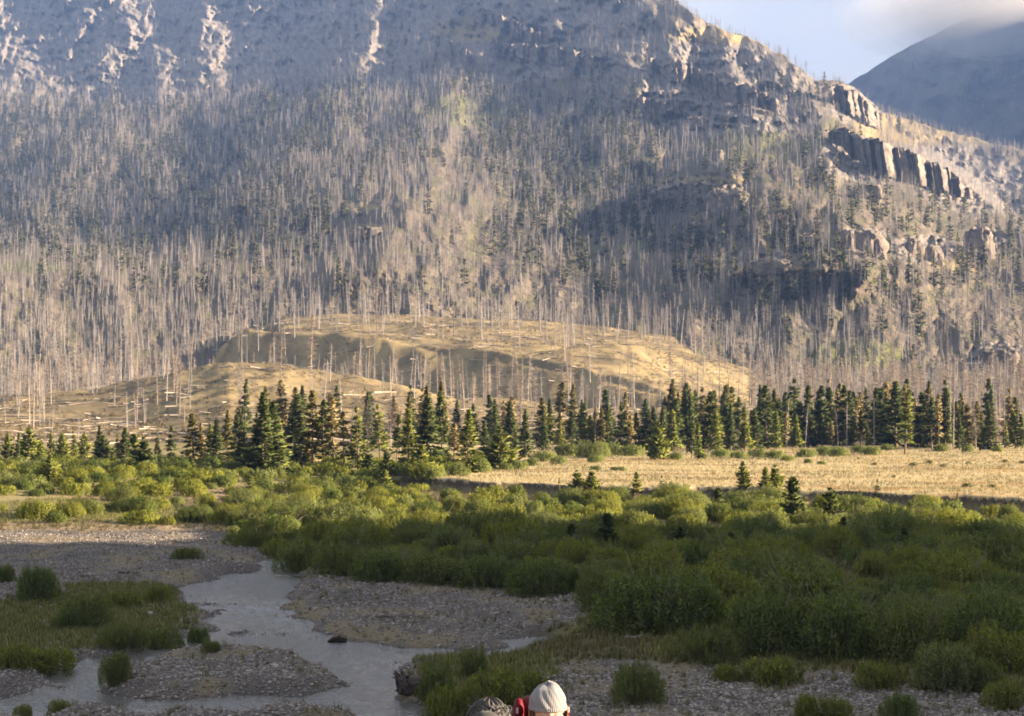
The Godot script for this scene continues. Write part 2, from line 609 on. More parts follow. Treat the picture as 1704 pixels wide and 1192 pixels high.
func near_line(p: Vector2, line: Array) -> float:
	var best := 1e9
	for i in line.size() - 1:
		var a := Vector2(line[i][0], line[i][1] * 0.75)
		var b := Vector2(line[i + 1][0], line[i + 1][1] * 0.75)
		best = minf(best, p.distance_squared_to(Geometry2D.get_closest_point_to_segment(p, a, b)))
	return sqrt(best)

func cliff_share(px: float, py: float) -> float:
	var c := 0.0
	for e in cliffs:
		var dx: float = (px - e[0]) / e[2]
		var dy: float = (py - e[1]) / e[3]
		var q := dx * dx + dy * dy
		if q < 1.6:
			c = maxf(c, e[4] * (1.0 - sstep(0.45, 1.5, q)))
	return clampf(c * 1.15 + n1.get_noise_2d(px * 0.012, py * 0.02) * 0.5 * (1.0 if c > 0.0 else 0.0), 0.0, 1.0)

func base_depth(py: float) -> float:
	return along([[-200, 3150.0], [-80, 2900.0], [50, 2500.0], [150, 2100.0], [250, 1650.0], [350, 1250.0], [450, 950.0], [560, 780.0], [620, 700.0], [680, 620.0], [740, 520.0]], py)

func mountain_depth(px: float, py: float, c: float) -> float:
	var w := py + n1.get_noise_2d(px * 0.006, py * 0.006) * 14.0
	var step := 19.0
	w += n1.get_noise_2d(px * 0.02 + 70, py * 0.03) * 9.0
	var s := w / step
	var fl := floorf(s)
	var st := (fl + pow(s - fl, 5.0)) * step
	var d := base_depth(lerpf(py, st + (py - w), c * (0.35 if px < 700.0 else 0.6)))
	var p := Vector2(px, py * 0.75)
	var rise := 0.0
	for q in ridges:
		var wob := n1.get_noise_2d(px * 0.01 + q[2], py * 0.01) * 30.0
		var t: float = 1.0 - (near_line(p, q[0]) + wob) / q[2]
		if t > 0.0:
			rise += q[1] * t
	d *= 1.0 - rise * (1.0 - sstep(330.0, 650.0, py))
	d += (1.0 - sstep(380.0, 470.0, py)) * maxf(0.0, 640.0 - px) * 0.55
	if px > 1400.0:                                        # the sunlit plateau lies well behind the cliff spur
		var spur := along([[1380, 205], [1400, 212], [1520, 262], [1620, 322], [1720, 410], [2600, 640]], px)
		d += 420.0 * sstep(0.0, 26.0, spur - 6.0 - py) * sstep(1400.0, 1480.0, px)
	var sc := d / 1600.0
	d += (ridged.get_noise_2d(px * 0.0035, py * 0.0022) - 0.2) * -30.0 * sc
	d += n1.get_noise_2d(px * 0.012, py * 0.008) * 30.0 * sc
	d += n1.get_noise_2d(px * 0.05, py * 0.04) * 9.0 * sc
	if c > 0.0:
		d -= c * (ridged.get_noise_2d(px * 0.012 + 5 + py * 0.006, py * 0.007) * (7.0 if px < 700.0 else 18.0) + ridged.get_noise_2d(px * 0.034 + py * 0.012, py * 0.018) * (8.0 if px < 700.0 else 14.0) + ridged.get_noise_2d(px * 0.1, py * 0.05) * 6.0) * sc
		d += c * cells.get_noise_2d(px * 0.09, py * 0.05 + n2.get_noise_1d(px * 0.05)) * 7.0 * sc
	return d

func build_mountain() -> void:
	mt_px = PackedFloat32Array()
	var px := -1300.0
	while px < 2700.0:
		mt_px.append(px)
		px += 3.2 if px > -80.0 and px < 1790.0 else 14.0 if px > -400.0 and px < 2100.0 else 50.0
	var nx := mt_px.size()
	var ny := mt_rows + 8
	mt_pos = PackedVector3Array()
	mt_pos.resize(nx * ny)
	var col := PackedColorArray()
	col.resize(nx * ny)
	var top := PackedFloat32Array()
	for i in nx:
		top.append(along(skyline, mt_px[i]) + n1.get_noise_1d(mt_px[i] * 0.03) * 5.0 + n1.get_noise_1d(mt_px[i] * 0.2) * 1.5)
	for j in ny:
		for i in nx:
			var k := j * nx + i
			var x := mt_px[i]
			if j < mt_rows:
				var py := lerpf(MT_BOTTOM, top[i], float(j) / (mt_rows - 1))
				var c := cliff_share(x, py)
				mt_pos[k] = at_depth(x, py, mountain_depth(x, py, c))
				col[k] = mountain_colour(x, py, c)
			else:                                           # the far side falls away behind the skyline
				var b := mt_pos[(mt_rows - 1) * nx + i]
				var t := j - mt_rows + 1
				mt_pos[k] = b + Vector3(b.x / -b.z, 0, -1) * (70.0 * t) + Vector3.DOWN * (18.0 * t + 7.0 * t * t)
				col[k] = col[(mt_rows - 1) * nx + i]
	var m := earth_material(Color.WHITE, 0.012)
	m.normal_scale = 1.3
	var o := put(grid_mesh(mt_pos, col, nx, ny), m, "mountain")
	tag(o, "burnt mountainside with rocky cliffs above the valley", "", "", "structure")

func mountain_colour(px: float, py: float, c: float) -> Color:
	var a := n1.get_noise_2d(px * 0.02, py * 0.03)
	var b := n1.get_noise_2d(px * 0.09, py * 0.11)
	var soil := Color(0.115, 0.1, 0.085).lerp(Color(0.18, 0.15, 0.112), clampf(0.5 + a * 1.4, 0, 1))
	soil = soil.lerp(Color(0.115, 0.115, 0.06), sstep(0.0, 0.4, n1.get_noise_2d(px * 0.015 + 90, py * 0.03)) * 0.75)
	var rock := Color(0.16, 0.147, 0.14).lerp(Color(0.25, 0.225, 0.2), clampf(0.5 + b * 1.2 + n2.get_noise_2d(px * 0.01, py * 0.22) * 0.35, 0, 1))
	rock = rock.lerp(Color(0.11, 0.105, 0.1), sstep(0.15, 0.45, n1.get_noise_2d(px * 0.12 + 33, py * 0.05)) * 0.7)
	if py < 130.0:
		soil = soil.lerp(Color(0.2, 0.175, 0.145), 0.5)
	for e in [[1170, 300, 85, 7, 1], [1255, 245, 75, 26, 0], [780, 185, 75, 26, 0], [600, 345, 34, 6, 1], [612, 380, 40, 7, 1], [1290, 455, 80, 14, 1], [800, 48, 75, 22, 1], [1560, 215, 150, 26, 1], [1420, 590, 90, 24, 0], [1620, 440, 70, 14, 1], [50, 445, 60, 10, 0], [1210, 60, 90, 14, 1]]:
		var q: float = pow((px - e[0]) / e[2], 2.0) + pow((py - e[1]) / e[3], 2.0) + b * 0.9
		if q < 1.0:
			return (Color(0.26, 0.21, 0.11) if e[4] == 1 else Color(0.135, 0.14, 0.055)) * (1.0 + a * 0.5)
	return soil.lerp(rock, sstep(0.3, 0.55, c + b * 0.35))

func on_mountain(px: float, py: float) -> Vector3:        # the built surface under that line of sight
	var nx := mt_px.size()
	var i := mt_px.bsearch(px) - 1
	i = clampi(i, 0, nx - 2)
	var fx := (px - mt_px[i]) / (mt_px[i + 1] - mt_px[i])
	var top := along(skyline, px)
	var fy := clampf((MT_BOTTOM - py) / (MT_BOTTOM - top), 0.0, 0.999) * (mt_rows - 1)
	var j := int(fy)
	fy -= j
	var k := j * nx + i
	return mt_pos[k].lerp(mt_pos[k + 1], fx).lerp(mt_pos[k + nx].lerp(mt_pos[k + nx + 1], fx), fy)

var far_pos: PackedVector3Array
func build_far_mountain() -> void:
	var line := [[900, 260], [1300, 210], [1380, 165], [1430, 126], [1500, 86], [1560, 54], [1620, 28], [1704, 0], [1900, -70], [2300, -160], [2900, -120]]
	var nx := 200
	var ny := 70
	var pos := PackedVector3Array()
	var col := PackedColorArray()
	for j in ny:
		for i in nx:
			var px := 900.0 + 2000.0 * i / (nx - 1)
			var t := float(j) / (ny - 1)
			var py := lerpf(420.0, along(line, px) + n1.get_noise_1d(px * 0.03) * 5.0, t)
			var d := 3000.0 + 1000.0 * t - ridged.get_noise_2d(px * 0.003, py * 0.003) * 180.0 + n1.get_noise_2d(px * 0.02, py * 0.02) * 60.0 - maxf(px - 1430.0, 0.0) * 1.1
			pos.append(at_depth(px, py, d))
			col.append(Color(0.06, 0.062, 0.055).lerp(Color(0.1, 0.09, 0.075), clampf(0.5 + n1.get_noise_2d(px * 0.03, py * 0.03) * 1.5, 0, 1)))
	far_pos = pos
	var o := put(grid_mesh(pos, col, nx, ny), earth_material(Color.WHITE, 0.006), "far_mountain")
	tag(o, "far hazy mountain with its top in cloud", "", "", "structure")

func build_clouds() -> void:
	# mist that wraps the top of the far mountain: soft puffs, thicker towards the right
	rng.seed = 321
	for i in 16:
		var t := i / 15.0
		var px := lerpf(1560, 1800, t) + rng.randf_range(-6, 6)
		var py := lerpf(26, -14, t) + rng.randf_range(-30, 22)
		var f := FogVolume.new()
		f.name = numbered("cloud")
		f.shape = RenderingServer.FOG_VOLUME_SHAPE_ELLIPSOID
		var w := rng.randf_range(130, 300)
		f.size = Vector3(w * 1.3, w * rng.randf_range(0.45, 0.7), w * 1.3)
		var m := FogMaterial.new()
		m.density = lerpf(0.0006, 0.0022, t)
		m.albedo = Color(1, 1, 1)
		f.material = m
		add_child(f)
		f.position = at_depth(px, py, rng.randf_range(3050, 3500))
		tag(f, "%s puff of mist along the far mountain's top, counted from the left" % ordinal(i + 1), "cloud", "mist on the far mountain")

# ---------------------------------------------------------------- rock outcrops
func rock_mesh(sd: int, squash: float, grooves: float, res := 22) -> ArrayMesh:
	var pos := PackedVector3Array()
	var nx := res * 2 + 1
	var ny := res + 1
	n1.seed = sd
	cells.seed = sd
	for j in ny:
		var v := PI * j / res
		for i in nx:
			var t := TAU * (i % (nx - 1)) / (nx - 1)
			var d := Vector3(sin(v) * cos(t), cos(v), sin(v) * sin(t))
			var q := Vector3(signf(d.x) * pow(absf(d.x), 0.6), signf(d.y) * pow(absf(d.y), 0.55), signf(d.z) * pow(absf(d.z), 0.6))
			var g := 1.0 + cells.get_noise_3d(d.x * 1.6, d.y * 0.9, d.z * 1.6) * 0.16 + n1.get_noise_3d(d.x * 1.3, d.y * 1.3, d.z * 1.3) * 0.3
			g -= grooves * absf(n2.get_noise_2d(t * 2.2 + sd, d.y * 0.5))
			pos.append(Vector3(q.x * g, q.y * squash * (1.0 + n1.get_noise_2d(d.x * 2, d.z * 2) * 0.4), q.z * g))
	n1.seed = 5
	cells.seed = 9
	var col := PackedColorArray()
	for p in pos:
		var b := n2.get_noise_3d(p.x * 2.5, p.y * 7.0, p.z * 2.5)
		col.append(Color(0.16, 0.14, 0.125).lerp(Color(0.26, 0.225, 0.19), clampf(0.5 + b, 0, 1)))
	return grid_mesh(pos, col, nx, ny, true)

func build_outcrops() -> void:
	var m := earth_material(Color.WHITE, 0.06)
	# x, base y, width and height in pixels, label
	var list := [
		[1445, 424, 62, 40, "blocky tan outcrop, widest of the row of crags on the right slope"], [1522, 428, 30, 26, "rounded boulder crag just left of the pointed one on the right slope"], [1554, 438, 30, 32, "pointed boulder crag right of the rounded one on the right slope"],
		[1632, 432, 62, 46, "large grey crag with a dark left side, rightmost on the slope"], [1345, 412, 50, 24, "low broken outcrop left of the blocky tan crag"], [1410, 412, 26, 26, "narrow upright rock between the broken outcrop and the blocky crag"],
		[1445, 330, 60, 26, "dark crag below the long sunlit cliff band"], [1195, 266, 20, 14, "small pair of pale rocks above the grassy bench"], [1160, 214, 40, 18, "dark rock knob at the top of the central slope"],
		[1215, 352, 70, 36, "grey cliff at the right end of the grassy bench"], [1130, 335, 90, 26, "long dark cliff under the grassy bench"], [610, 398, 60, 18, "low tan ledge among the sunlit dead trees"], [1665, 612, 80, 36, "dark low cliff among dead trees near the right border"],
		[1285, 450, 60, 18, "flat pale slab on the middle of the right slope"],
	]
	var shapes := [rock_mesh(3, 0.8, 0.25), rock_mesh(8, 0.9, 0.3), rock_mesh(14, 0.75, 0.2), rock_mesh(21, 1.0, 0.35)]
	for i in list.size():
		var e: Array = list[i]
		var p := on_mountain(e[0], e[1])
		var s := -p.z / F
		var o := put(shapes[i % 4], m, "rock_outcrop")
		o.position = p + Vector3(0, e[3] * s * 0.3, -e[2] * s * 0.12)
		o.rotation.y = rng.randf() * TAU
		o.scale = Vector3(e[2] * s * 0.5, e[3] * s * 0.85, e[2] * s * 0.42)
		tag(o, e[4], "rock outcrop", "rock outcrops on the mountainside")

func cliff_wall(top: Array, foot: Array, columns: float, tone: float, m: Material, label: String) -> void:
	var x0: float = top[0][0]
	var x1: float = top[-1][0]
	var nx := int((x1 - x0) / 1.6) + 2
	var ny := 16
	var pos := PackedVector3Array()
	var col := PackedColorArray()
	var mid := on_mountain((x0 + x1) * 0.5, along(foot, (x0 + x1) * 0.5))
	for j in ny:
		for i in nx:
			var px := lerpf(x0, x1, float(i) / (nx - 1))
			var b := on_mountain(px, along(foot, px) + 3.0)
			var s := -b.z / F
			var up := maxf(along(foot, px) - along(top, px) + n1.get_noise_1d(px * 0.06 + x0) * 9.0, 3.0) * s
			var v := j / float(ny - 2)
			var ends := minf(1.0, minf(px - x0, x1 - px) / 14.0)
			var bulge := (4.0 + columns * 0.6 * (0.4 + absf(ridged.get_noise_2d(px * 0.05 + x0, v * 0.5)) + 0.5 * cells.get_noise_2d(px * 0.16 + x0, v * 2.6))) * s * 2.0 * ends
			bulge += n1.get_noise_2d(px * 0.09, v * 4.0 + x0) * 3.0 * s
			if columns > 11.0:                           # upright rounded columns of uneven width
				var q := (px - x0) / 15.0 + n2.get_noise_1d(px * 0.035) * 1.1
				var e := 2.0 * (q - floorf(q)) - 1.0
				bulge = (5.0 + 10.0 * sqrt(maxf(1.0 - e * e, 0.0)) + 5.0 * cells.get_noise_2d(floorf(q) * 3.0, v * 1.2) + n1.get_noise_2d(px * 0.12, v * 5.0) * 4.0) * s * ends
			var lean := -v * up * 0.3
			if j == ny - 1:                              # the top runs back into the slope
				v = 1.02
				bulge = -12.0 * s
			pos.append(b + Vector3(0.25, 0, 1).normalized() * (bulge + lean) + Vector3.UP * up * minf(v, 1.02) - mid)
			var g := clampf(0.5 + n1.get_noise_2d(px * 0.1 + x0, v * 2.0) * 1.4, 0, 1)
			col.append(Color(0.14, 0.125, 0.11).lerp(Color(0.27, 0.235, 0.2), g) * tone)
	var o := put(grid_mesh(pos, col, nx, ny), m, "rock_cliff")
	o.position = mid
	tag(o, label, "cliff", "rock cliffs on the mountainside")

func build_cliffs() -> void:
	var m := earth_material(Color.WHITE, 0.03)
	cliff_wall([[1380, 212], [1420, 216], [1470, 232], [1530, 255], [1580, 280], [1622, 322]], [[1380, 235], [1420, 264], [1470, 292], [1530, 308], [1580, 322], [1622, 332]], 12.0, 1.0, m, "long sunlit cliff band with upright columns on the right spur")
	cliff_wall([[1092, 308], [1150, 302], [1200, 302], [1242, 308]], [[1092, 325], [1150, 342], [1200, 348], [1242, 332]], 6.0, 1.0, m, "dark cliff below the grassy bench, central right")
	cliff_wall([[765, 8], [830, 20], [880, 46], [912, 58]], [[765, 20], [830, 45], [880, 72], [912, 80]], 8.0, 1.0, m, "topmost crag of the central spur")
	cliff_wall([[815, 68], [870, 72], [930, 72], [990, 90]], [[815, 84], [870, 100], [930, 108], [990, 114]], 8.0, 1.0, m, "dark crag below the topmost one on the central spur")
	cliff_wall([[742, 58], [775, 76], [802, 100]], [[742, 84], [775, 112], [802, 128]], 7.0, 1.0, m, "pale crag at the left edge of the central spur")
	cliff_wall([[1388, 140], [1425, 148], [1468, 190]], [[1388, 176], [1425, 198], [1468, 216]], 9.0, 1.0, m, "crag at the notch of the main skyline")
	cliff_wall([[1085, 92], [1150, 108], [1220, 134], [1300, 165]], [[1085, 122], [1150, 146], [1220, 170], [1300, 190]], 9.0, 1.0, m, "long dark slab cliff below the right skyline")
	cliff_wall([[1030, 168], [1080, 160], [1140, 168]], [[1030, 184], [1080, 186], [1140, 190]], 6.0, 1.0, m, "dark ledge at the head of the shaded gully")

# ---------------------------------------------------------------- trees
func conifer(sd: int, kind: String, detail: int) -> Array:       # [trunk, crown], one metre tall
	rng.seed = sd
	var tr := Soup.new()
	var cr := Soup.new()
	var bark := Color(0.17, 0.13, 0.1)
	var lean := Vector3(rng.randf_range(-0.02, 0.02), 0, rng.randf_range(-0.02, 0.02))
	var segs := 5
	for i in segs:
		var a := float(i) / segs
		var b := float(i + 1) / segs
		tr.tube(Vector3(0, a, 0) + lean * a * a, Vector3(0, b, 0) + lean * b * b, 0.016 * (1.0 - a * 0.93), 0.016 * (1.0 - b * 0.93), 6, bark)
	var foot := 0.06
	var wide := 0.17
	var power := 0.8
	match kind:
		"spruce":
			foot = 0.03; wide = 0.2; power = 0.95
		"pine":
			foot = 0.1; wide = 0.19; power = 0.75
		"ragged":
			foot = 0.22; wide = 0.15; power = 0.6
		"young":
			foot = 0.01; wide = 0.3; power = 0.75
	var dark := Color(0.06, 0.085, 0.034)
	var light := Color(0.13, 0.155, 0.05)
	var n := detail
	for i in n:
		var t := pow(rng.randf(), 0.8)
		var y := foot + (1.0 - foot) * t * 0.985
		var r := wide * pow(1.0 - t, power) * rng.randf_range(0.55, 1.15) + 0.008
		var gap := n2.get_noise_2d(y * 9.0 + sd * 3.1, sd) 
		if kind == "ragged":
			r *= 0.75 + 0.6 * gap
			if gap < -0.35:
				continue
		else:
			r *= 0.9 + 0.5 * gap
			if gap < -0.5:
				continue
		var az := rng.randf() * TAU
		r *= 1.0 + 0.3 * n2.get_noise_3d(cos(az) * 2.0, y * 8.0, sin(az) * 2.0 + sd)
		var out := Vector3(cos(az), 0, sin(az))
		var rise := lerpf(-0.35, 0.55, t) if kind != "young" else lerpf(0.15, 1.0, t)
		var root := Vector3(0, y, 0) + lean * y * y
		var tip := root + (out + Vector3(0, rise, 0)) * r
		var dir := (tip - root).normalized()
		var side := dir.cross(Vector3.UP).normalized()
		var k := 5 if detail > 200 else 2
		if detail > 200 and i % 3 == 0:
			tr.tube(root, root.lerp(tip, 0.8), 0.0025, 0.0008, 3, bark)
		for q in k:
			var f := lerpf(0.35, 1.0, (q + rng.randf()) / k)
			var c := root.lerp(tip, f) + rv() * 0.012
			var len := (0.05 if kind != "young" else 0.085) * rng.randf_range(0.7, 1.3) * (1.0 if detail > 200 else 1.7) * (0.45 + 0.7 * (1.0 - t))
			var fwd := (dir + side * rng.randf_range(-0.9, 0.9) + Vector3.UP * rng.randf_range(-0.35, 0.45)).normalized() * len
			var wd := fwd.cross(rv()).normalized() * len * 0.34
			var nn := (out * 0.7 + Vector3.UP * 0.5 + rv() * 0.6).normalized()
			var colr := dark.lerp(light, rng.randf() * 0.9)
			cr.tri(c - fwd * 0.3 + wd, c + fwd, c - fwd * 0.3 - wd, nn, colr)
			if detail > 200:
				cr.tri(c - fwd * 0.55, c + fwd * 0.2 + wd * 0.9, c + fwd * 0.2 - wd * 0.9, nn, colr)
	return [soup_mesh(tr), soup_mesh(cr)]

func snag(sd: int, twigs: int, spread: float) -> Array:          # [trunk, bare crown], one metre tall
	rng.seed = sd
	var tr := Soup.new()
	var cr := Soup.new()
	var wood := Color(1, 1, 1)
	var lean := Vector3(rng.randf_range(-0.05, 0.05), 0, rng.randf_range(-0.05, 0.05))
	var top := rng.randf_range(0.92, 1.0)
	for i in 4:
		var a := top * i / 4.0
		var b := top * (i + 1) / 4.0
		tr.tube(Vector3(0, a, 0) + lean * a * a, Vector3(0, b, 0) + lean * b * b, 0.011 * (1.0 - a * 0.8), 0.011 * (1.0 - b * 0.8), 5, wood)
	for i in twigs:
		var t := rng.randf_range(0.22, 0.99)
		var r := spread * (0.25 + 0.75 * sin(PI * pow(t, 1.3) * 0.9 + 0.25)) * rng.randf_range(0.35, 1.1)
		var az := rng.randf() * TAU
		var root := Vector3(0, t * top, 0) + lean * t * t
		var mid := root + Vector3(cos(az), rng.randf_range(-0.45, 0.15), sin(az)) * r
		var end := mid + Vector3(cos(az + rng.randf_range(-0.6, 0.6)), rng.randf_range(-0.2, 0.9), sin(az)) * r * 0.45
		var g := rng.randf_range(0.7, 1.05)
		cr.tube(root, mid, 0.0026, 0.0016, 3, Color(g, g, g))
		cr.tube(mid, end, 0.0016, 0.0, 3, Color(g, g, g))
	return [soup_mesh(tr), soup_mesh(cr)]

func joined(pair: Array) -> ArrayMesh:
	var st := SurfaceTool.new()
	st.begin(Mesh.PRIMITIVE_TRIANGLES)
	st.append_from(pair[0], 0, Transform3D())
	st.append_from(pair[1], 0, Transform3D())
	return st.commit()

func screen_tall(p: Vector3, h: float) -> float:
	return h / maxf(-p.z, 1.0) * F

func in_view(p: Vector3, h: float) -> bool:
	var a := project(p)
	var b := project(p + Vector3.UP * h)
	return a.x > -15 and a.x < 1719 and b.y < 1192 and a.y > 0

var conifer_spots := []          # dictionaries: p, h, w, kind, tint, label, cat
func add_conifer(px: float, top: float, basey: float, kind: String, depth := 0.0, tint := 0) -> void:
	var d := depth
	if d == 0.0:                                        # walk along the line of sight to the ground
		d = 100.0
		for i in 400:
			var q := at_depth(px, basey, d)
			if height(q.x, d) >= q.y:
				break
			d += 1.0
	var p := at_depth(px, basey, d)
	p.y = height(p.x, d) - 0.05
	var h := (basey - top) / F * d
	conifer_spots.append({"p": p, "h": h, "kind": kind, "tint": tint, "row": true})

func build_conifers() -> void:
	# the row at the meadow's far edge and along the left, traced tree by tree: x, top, foot, kind, tint
	var row := [
		[12, 722, 768, "young", 1], [28, 720, 770, "pine", 0], [48, 712, 768, "young", 1], [66, 730, 768, "young", 1], [85, 717, 766, "pine", 1], [104, 722, 766, "young", 1], [125, 716, 768, "pine", 1], [140, 722, 764, "young", 1], [165, 708, 774, "pine", 0], [174, 725, 778, "young", 0], [195, 722, 772, "pine", 1], [207, 712, 780, "pine", 0], [222, 722, 772, "young", 1], [240, 728, 792, "young", 0], [262, 722, 766, "pine", 0], [285, 708, 766, "spruce", 0],
		[322, 688, 772, "spruce", 2], [337, 703, 770, "ragged", 3], [350, 705, 772, "pine", 1], [360, 698, 776, "spruce", 0], [378, 682, 772, "pine", 2], [395, 690, 776, "spruce", 0], [405, 688, 786, "pine", 0], [436, 653, 792, "spruce", 0], [450, 668, 790, "spruce", 0], [466, 700, 786, "pine", 1], [440, 702, 788, "young", 1], [488, 660, 778, "spruce", 0], [500, 700, 782, "pine", 0], [520, 650, 784, "ragged", 2], [514, 715, 782, "pine", 3], [537, 665, 772, "pine", 0], [556, 660, 778, "ragged", 3], [548, 720, 777, "spruce", 0], [572, 684, 786, "ragged", 3], [596, 675, 786, "pine", 1], [613, 752, 794, "young", 0], [632, 672, 764, "pine", 1], [645, 752, 792, "young", 0], [660, 690, 770, "ragged", 0], [679, 680, 786, "pine", 1], [700, 740, 790, "young", 1], [710, 660, 776, "spruce", 0], [736, 650, 772, "spruce", 0], [756, 703, 786, "ragged", 3], [779, 680, 786, "pine", 1],
		[806, 700, 768, "pine", 0], [823, 675, 752, "pine", 0], [832, 715, 780, "young", 1], [850, 668, 750, "spruce", 0], [875, 680, 762, "spruce", 0], [905, 682, 754, "pine", 0], [930, 700, 756, "pine", 1], [952, 683, 748, "pine", 0], [970, 690, 746, "spruce", 1], [985, 690, 746, "pine", 1], [1000, 680, 747, "ragged", 2], [1012, 672, 747, "pine", 0], [1035, 668, 750, "spruce", 0], [1047, 690, 750, "ragged", 3], [1058, 686, 750, "pine", 1], [1076, 680, 750, "spruce", 0], [1095, 703, 766, "young", 1], [1101, 675, 748, "pine", 0], [1118, 682, 750, "pine", 1], [1123, 664, 744, "spruce", 0], [1151, 692, 765, "pine", 0], [1163, 702, 764, "pine", 1], [1183, 650, 748, "spruce", 0], [1191, 680, 753, "pine", 1], [1216, 672, 751, "spruce", 0], [1240, 675, 751, "pine", 1], [1258, 680, 749, "pine", 0], [1276, 640, 747, "spruce", 0], [1293, 680, 748, "pine", 1], [1308, 686, 747, "ragged", 3], [1325, 690, 747, "pine", 1],
		[1346, 672, 744, "spruce", 0], [1368, 688, 744, "pine", 0], [1385, 700, 744, "ragged", 3], [1418, 698, 744, "pine", 0], [1432, 684, 742, "ragged", 2], [1445, 702, 744, "pine", 1], [1467, 645, 742, "spruce", 0], [1470, 682, 744, "pine", 0], [1491, 634, 745, "spruce", 0], [1506, 652, 757, "ragged", 1], [1533, 652, 746, "spruce", 0], [1551, 665, 749, "ragged", 0], [1563, 664, 749, "ragged", 3], [1573, 645, 746, "pine", 0], [1597, 690, 749, "pine", 0], [1612, 672, 744, "spruce", 2], [1636, 710, 746, "young", 1], [1650, 682, 749, "spruce", 0], [1674, 700, 746, "pine", 1], [1690, 685, 747, "pine", 1], [1702, 690, 747, "pine", 0],
	]
	for e in row:
		add_conifer(e[0], e[1], e[2], e[3], 0.0, e[4])
	# lone pines standing in the willows
	var lone := [[1320, 795, 876], [1383, 812, 884], [1195, 812, 864], [1237, 778, 825], [1274, 780, 822], [1290, 786, 824], [962, 782, 827], [985, 792, 827], [930, 798, 826], [1060, 792, 827], [1101, 795, 820], [640, 782, 820], [416, 792, 826], [1012, 855, 925], [950, 872, 928], [1593, 820, 854], [1505, 882, 936], [1525, 835, 868], [1160, 835, 864], [1130, 880, 928], [1215, 888, 932], [82, 757, 802], [1460, 800, 830], [1405, 862, 900]]
	for e in lone:
		add_conifer(e[0], e[1], e[2], "young", 0.0, 1 if e[2] < 830 else 0)
		conifer_spots[-1].row = false
	# more of the wood behind the front row
	rng.seed = 404
	for i in 190:
		var px := rng.randf_range(1130, 1760) if i % 3 else rng.randf_range(400, 1130)
		var d := rng.randf_range(325, 372)
		var x := (px - 852.0) / F * d
		var p := Vector3(x, height(x, d) - 0.1, -d)
		conifer_spots.append({"p": p, "h": rng.randf_range(5.5, 10.5), "kind": ["pine", "spruce", "ragged"][rng.randi() % 3], "tint": [0, 0, 2, 3][rng.randi() % 4], "row": false})
	# living trees scattered on foothill and mountainside
	for i in 110000:
		var px := rng.randf_range(-120, 1830)
		var py := rng.randf_range(0, 690)
		if py < along(skyline, px) + 4:
			continue
		var c := cliff_share(px, py)
		var grow := sstep(-0.1, 0.5, n1.get_noise_2d(px * 0.006 + 200, py * 0.008)) * 0.22 + 0.05
		grow += 0.22 * sstep(760, 900, px) * (1.0 - sstep(1050, 1150, px)) * sstep(150, 230, py) * (1.0 - sstep(380, 470, py))
		grow += 0.2 * (1.0 - sstep(520, 640, px)) * sstep(120, 200, py) * (1.0 - sstep(400, 470, py))
		grow += 0.16 * sstep(1050, 1200, px) * sstep(330, 400, py) * (1.0 - sstep(500, 600, py))
		grow *= 1.0 - 0.85 * (1.0 - sstep(0.5, 1.3, pow((px - 690.0) / 150.0, 2.0) + pow((py - 390.0) / 110.0, 2.0)))
		grow *= 1.0 - c * 0.9
		if py < 130:
			grow *= 0.6
		if py > 500:
			grow *= 0.12
		var p := on_mountain(px, py)
		if rng.randf() > grow * pow(-p.z / 2600.0, 2.0) * 1.1:
			continue
		if -p.z < 800 and height(p.x, -p.z) > p.y - 0.5:
			continue
		conifer_spots.append({"p": p - Vector3(0, 0.6, 0), "h": rng.randf_range(7, 16), "kind": ["pine", "spruce"][rng.randi() % 2], "tint": 0, "row": false, "far": true})

	var kinds := {"spruce": [conifer(1, "spruce", 420), conifer(2, "spruce", 420), conifer(3, "spruce", 300)], "pine": [conifer(4, "pine", 380), conifer(5, "pine", 420), conifer(6, "pine", 240)], "ragged": [conifer(7, "ragged", 300), conifer(8, "ragged", 280), conifer(9, "ragged", 260)], "young": [conifer(10, "young", 380), conifer(11, "young", 420), conifer(12, "young", 340)]}
	var bark := mat(Color(1, 1, 1), 0.9, true)
	var tints := [Color(1, 1, 1), Color(2.1, 1.85, 1.3), Color(1.7, 1.2, 1.15), Color(3.6, 2.3, 3.6)]
	var leaf := []
	for t in tints:
		var m := mat(Color(1, 1, 1), 0.75, true)
		m.albedo_color = Color(t.r / 4.0, t.g / 4.0, t.b / 4.0).linear_to_srgb()
		leaf.append(m)
	for m in leaf:                                       # vertex colours are scaled up by the same 4 below
		m.backlight_enabled = true
		m.backlight = Color(0.55, 0.6, 0.3)
	for k in kinds:
		for i in kinds[k].size():
			kinds[k][i][1] = brighter(kinds[k][i][1], 4.0)
	conifer_spots.sort_custom(func(a, b): return screen_tall(a.p, a.h) - (1000.0 if a.has("far") else 0.0) > screen_tall(b.p, b.h) - (1000.0 if b.has("far") else 0.0))
	var singles := []
	var rest := []
	for s in conifer_spots:
		if singles.size() < 296 and in_view(s.p, s.h):
			singles.append(s)
		else:
			rest.append(s)
	singles.sort_custom(func(a, b): return project(a.p).x < project(b.p).x)
	var count := {}
	rng.seed = 515
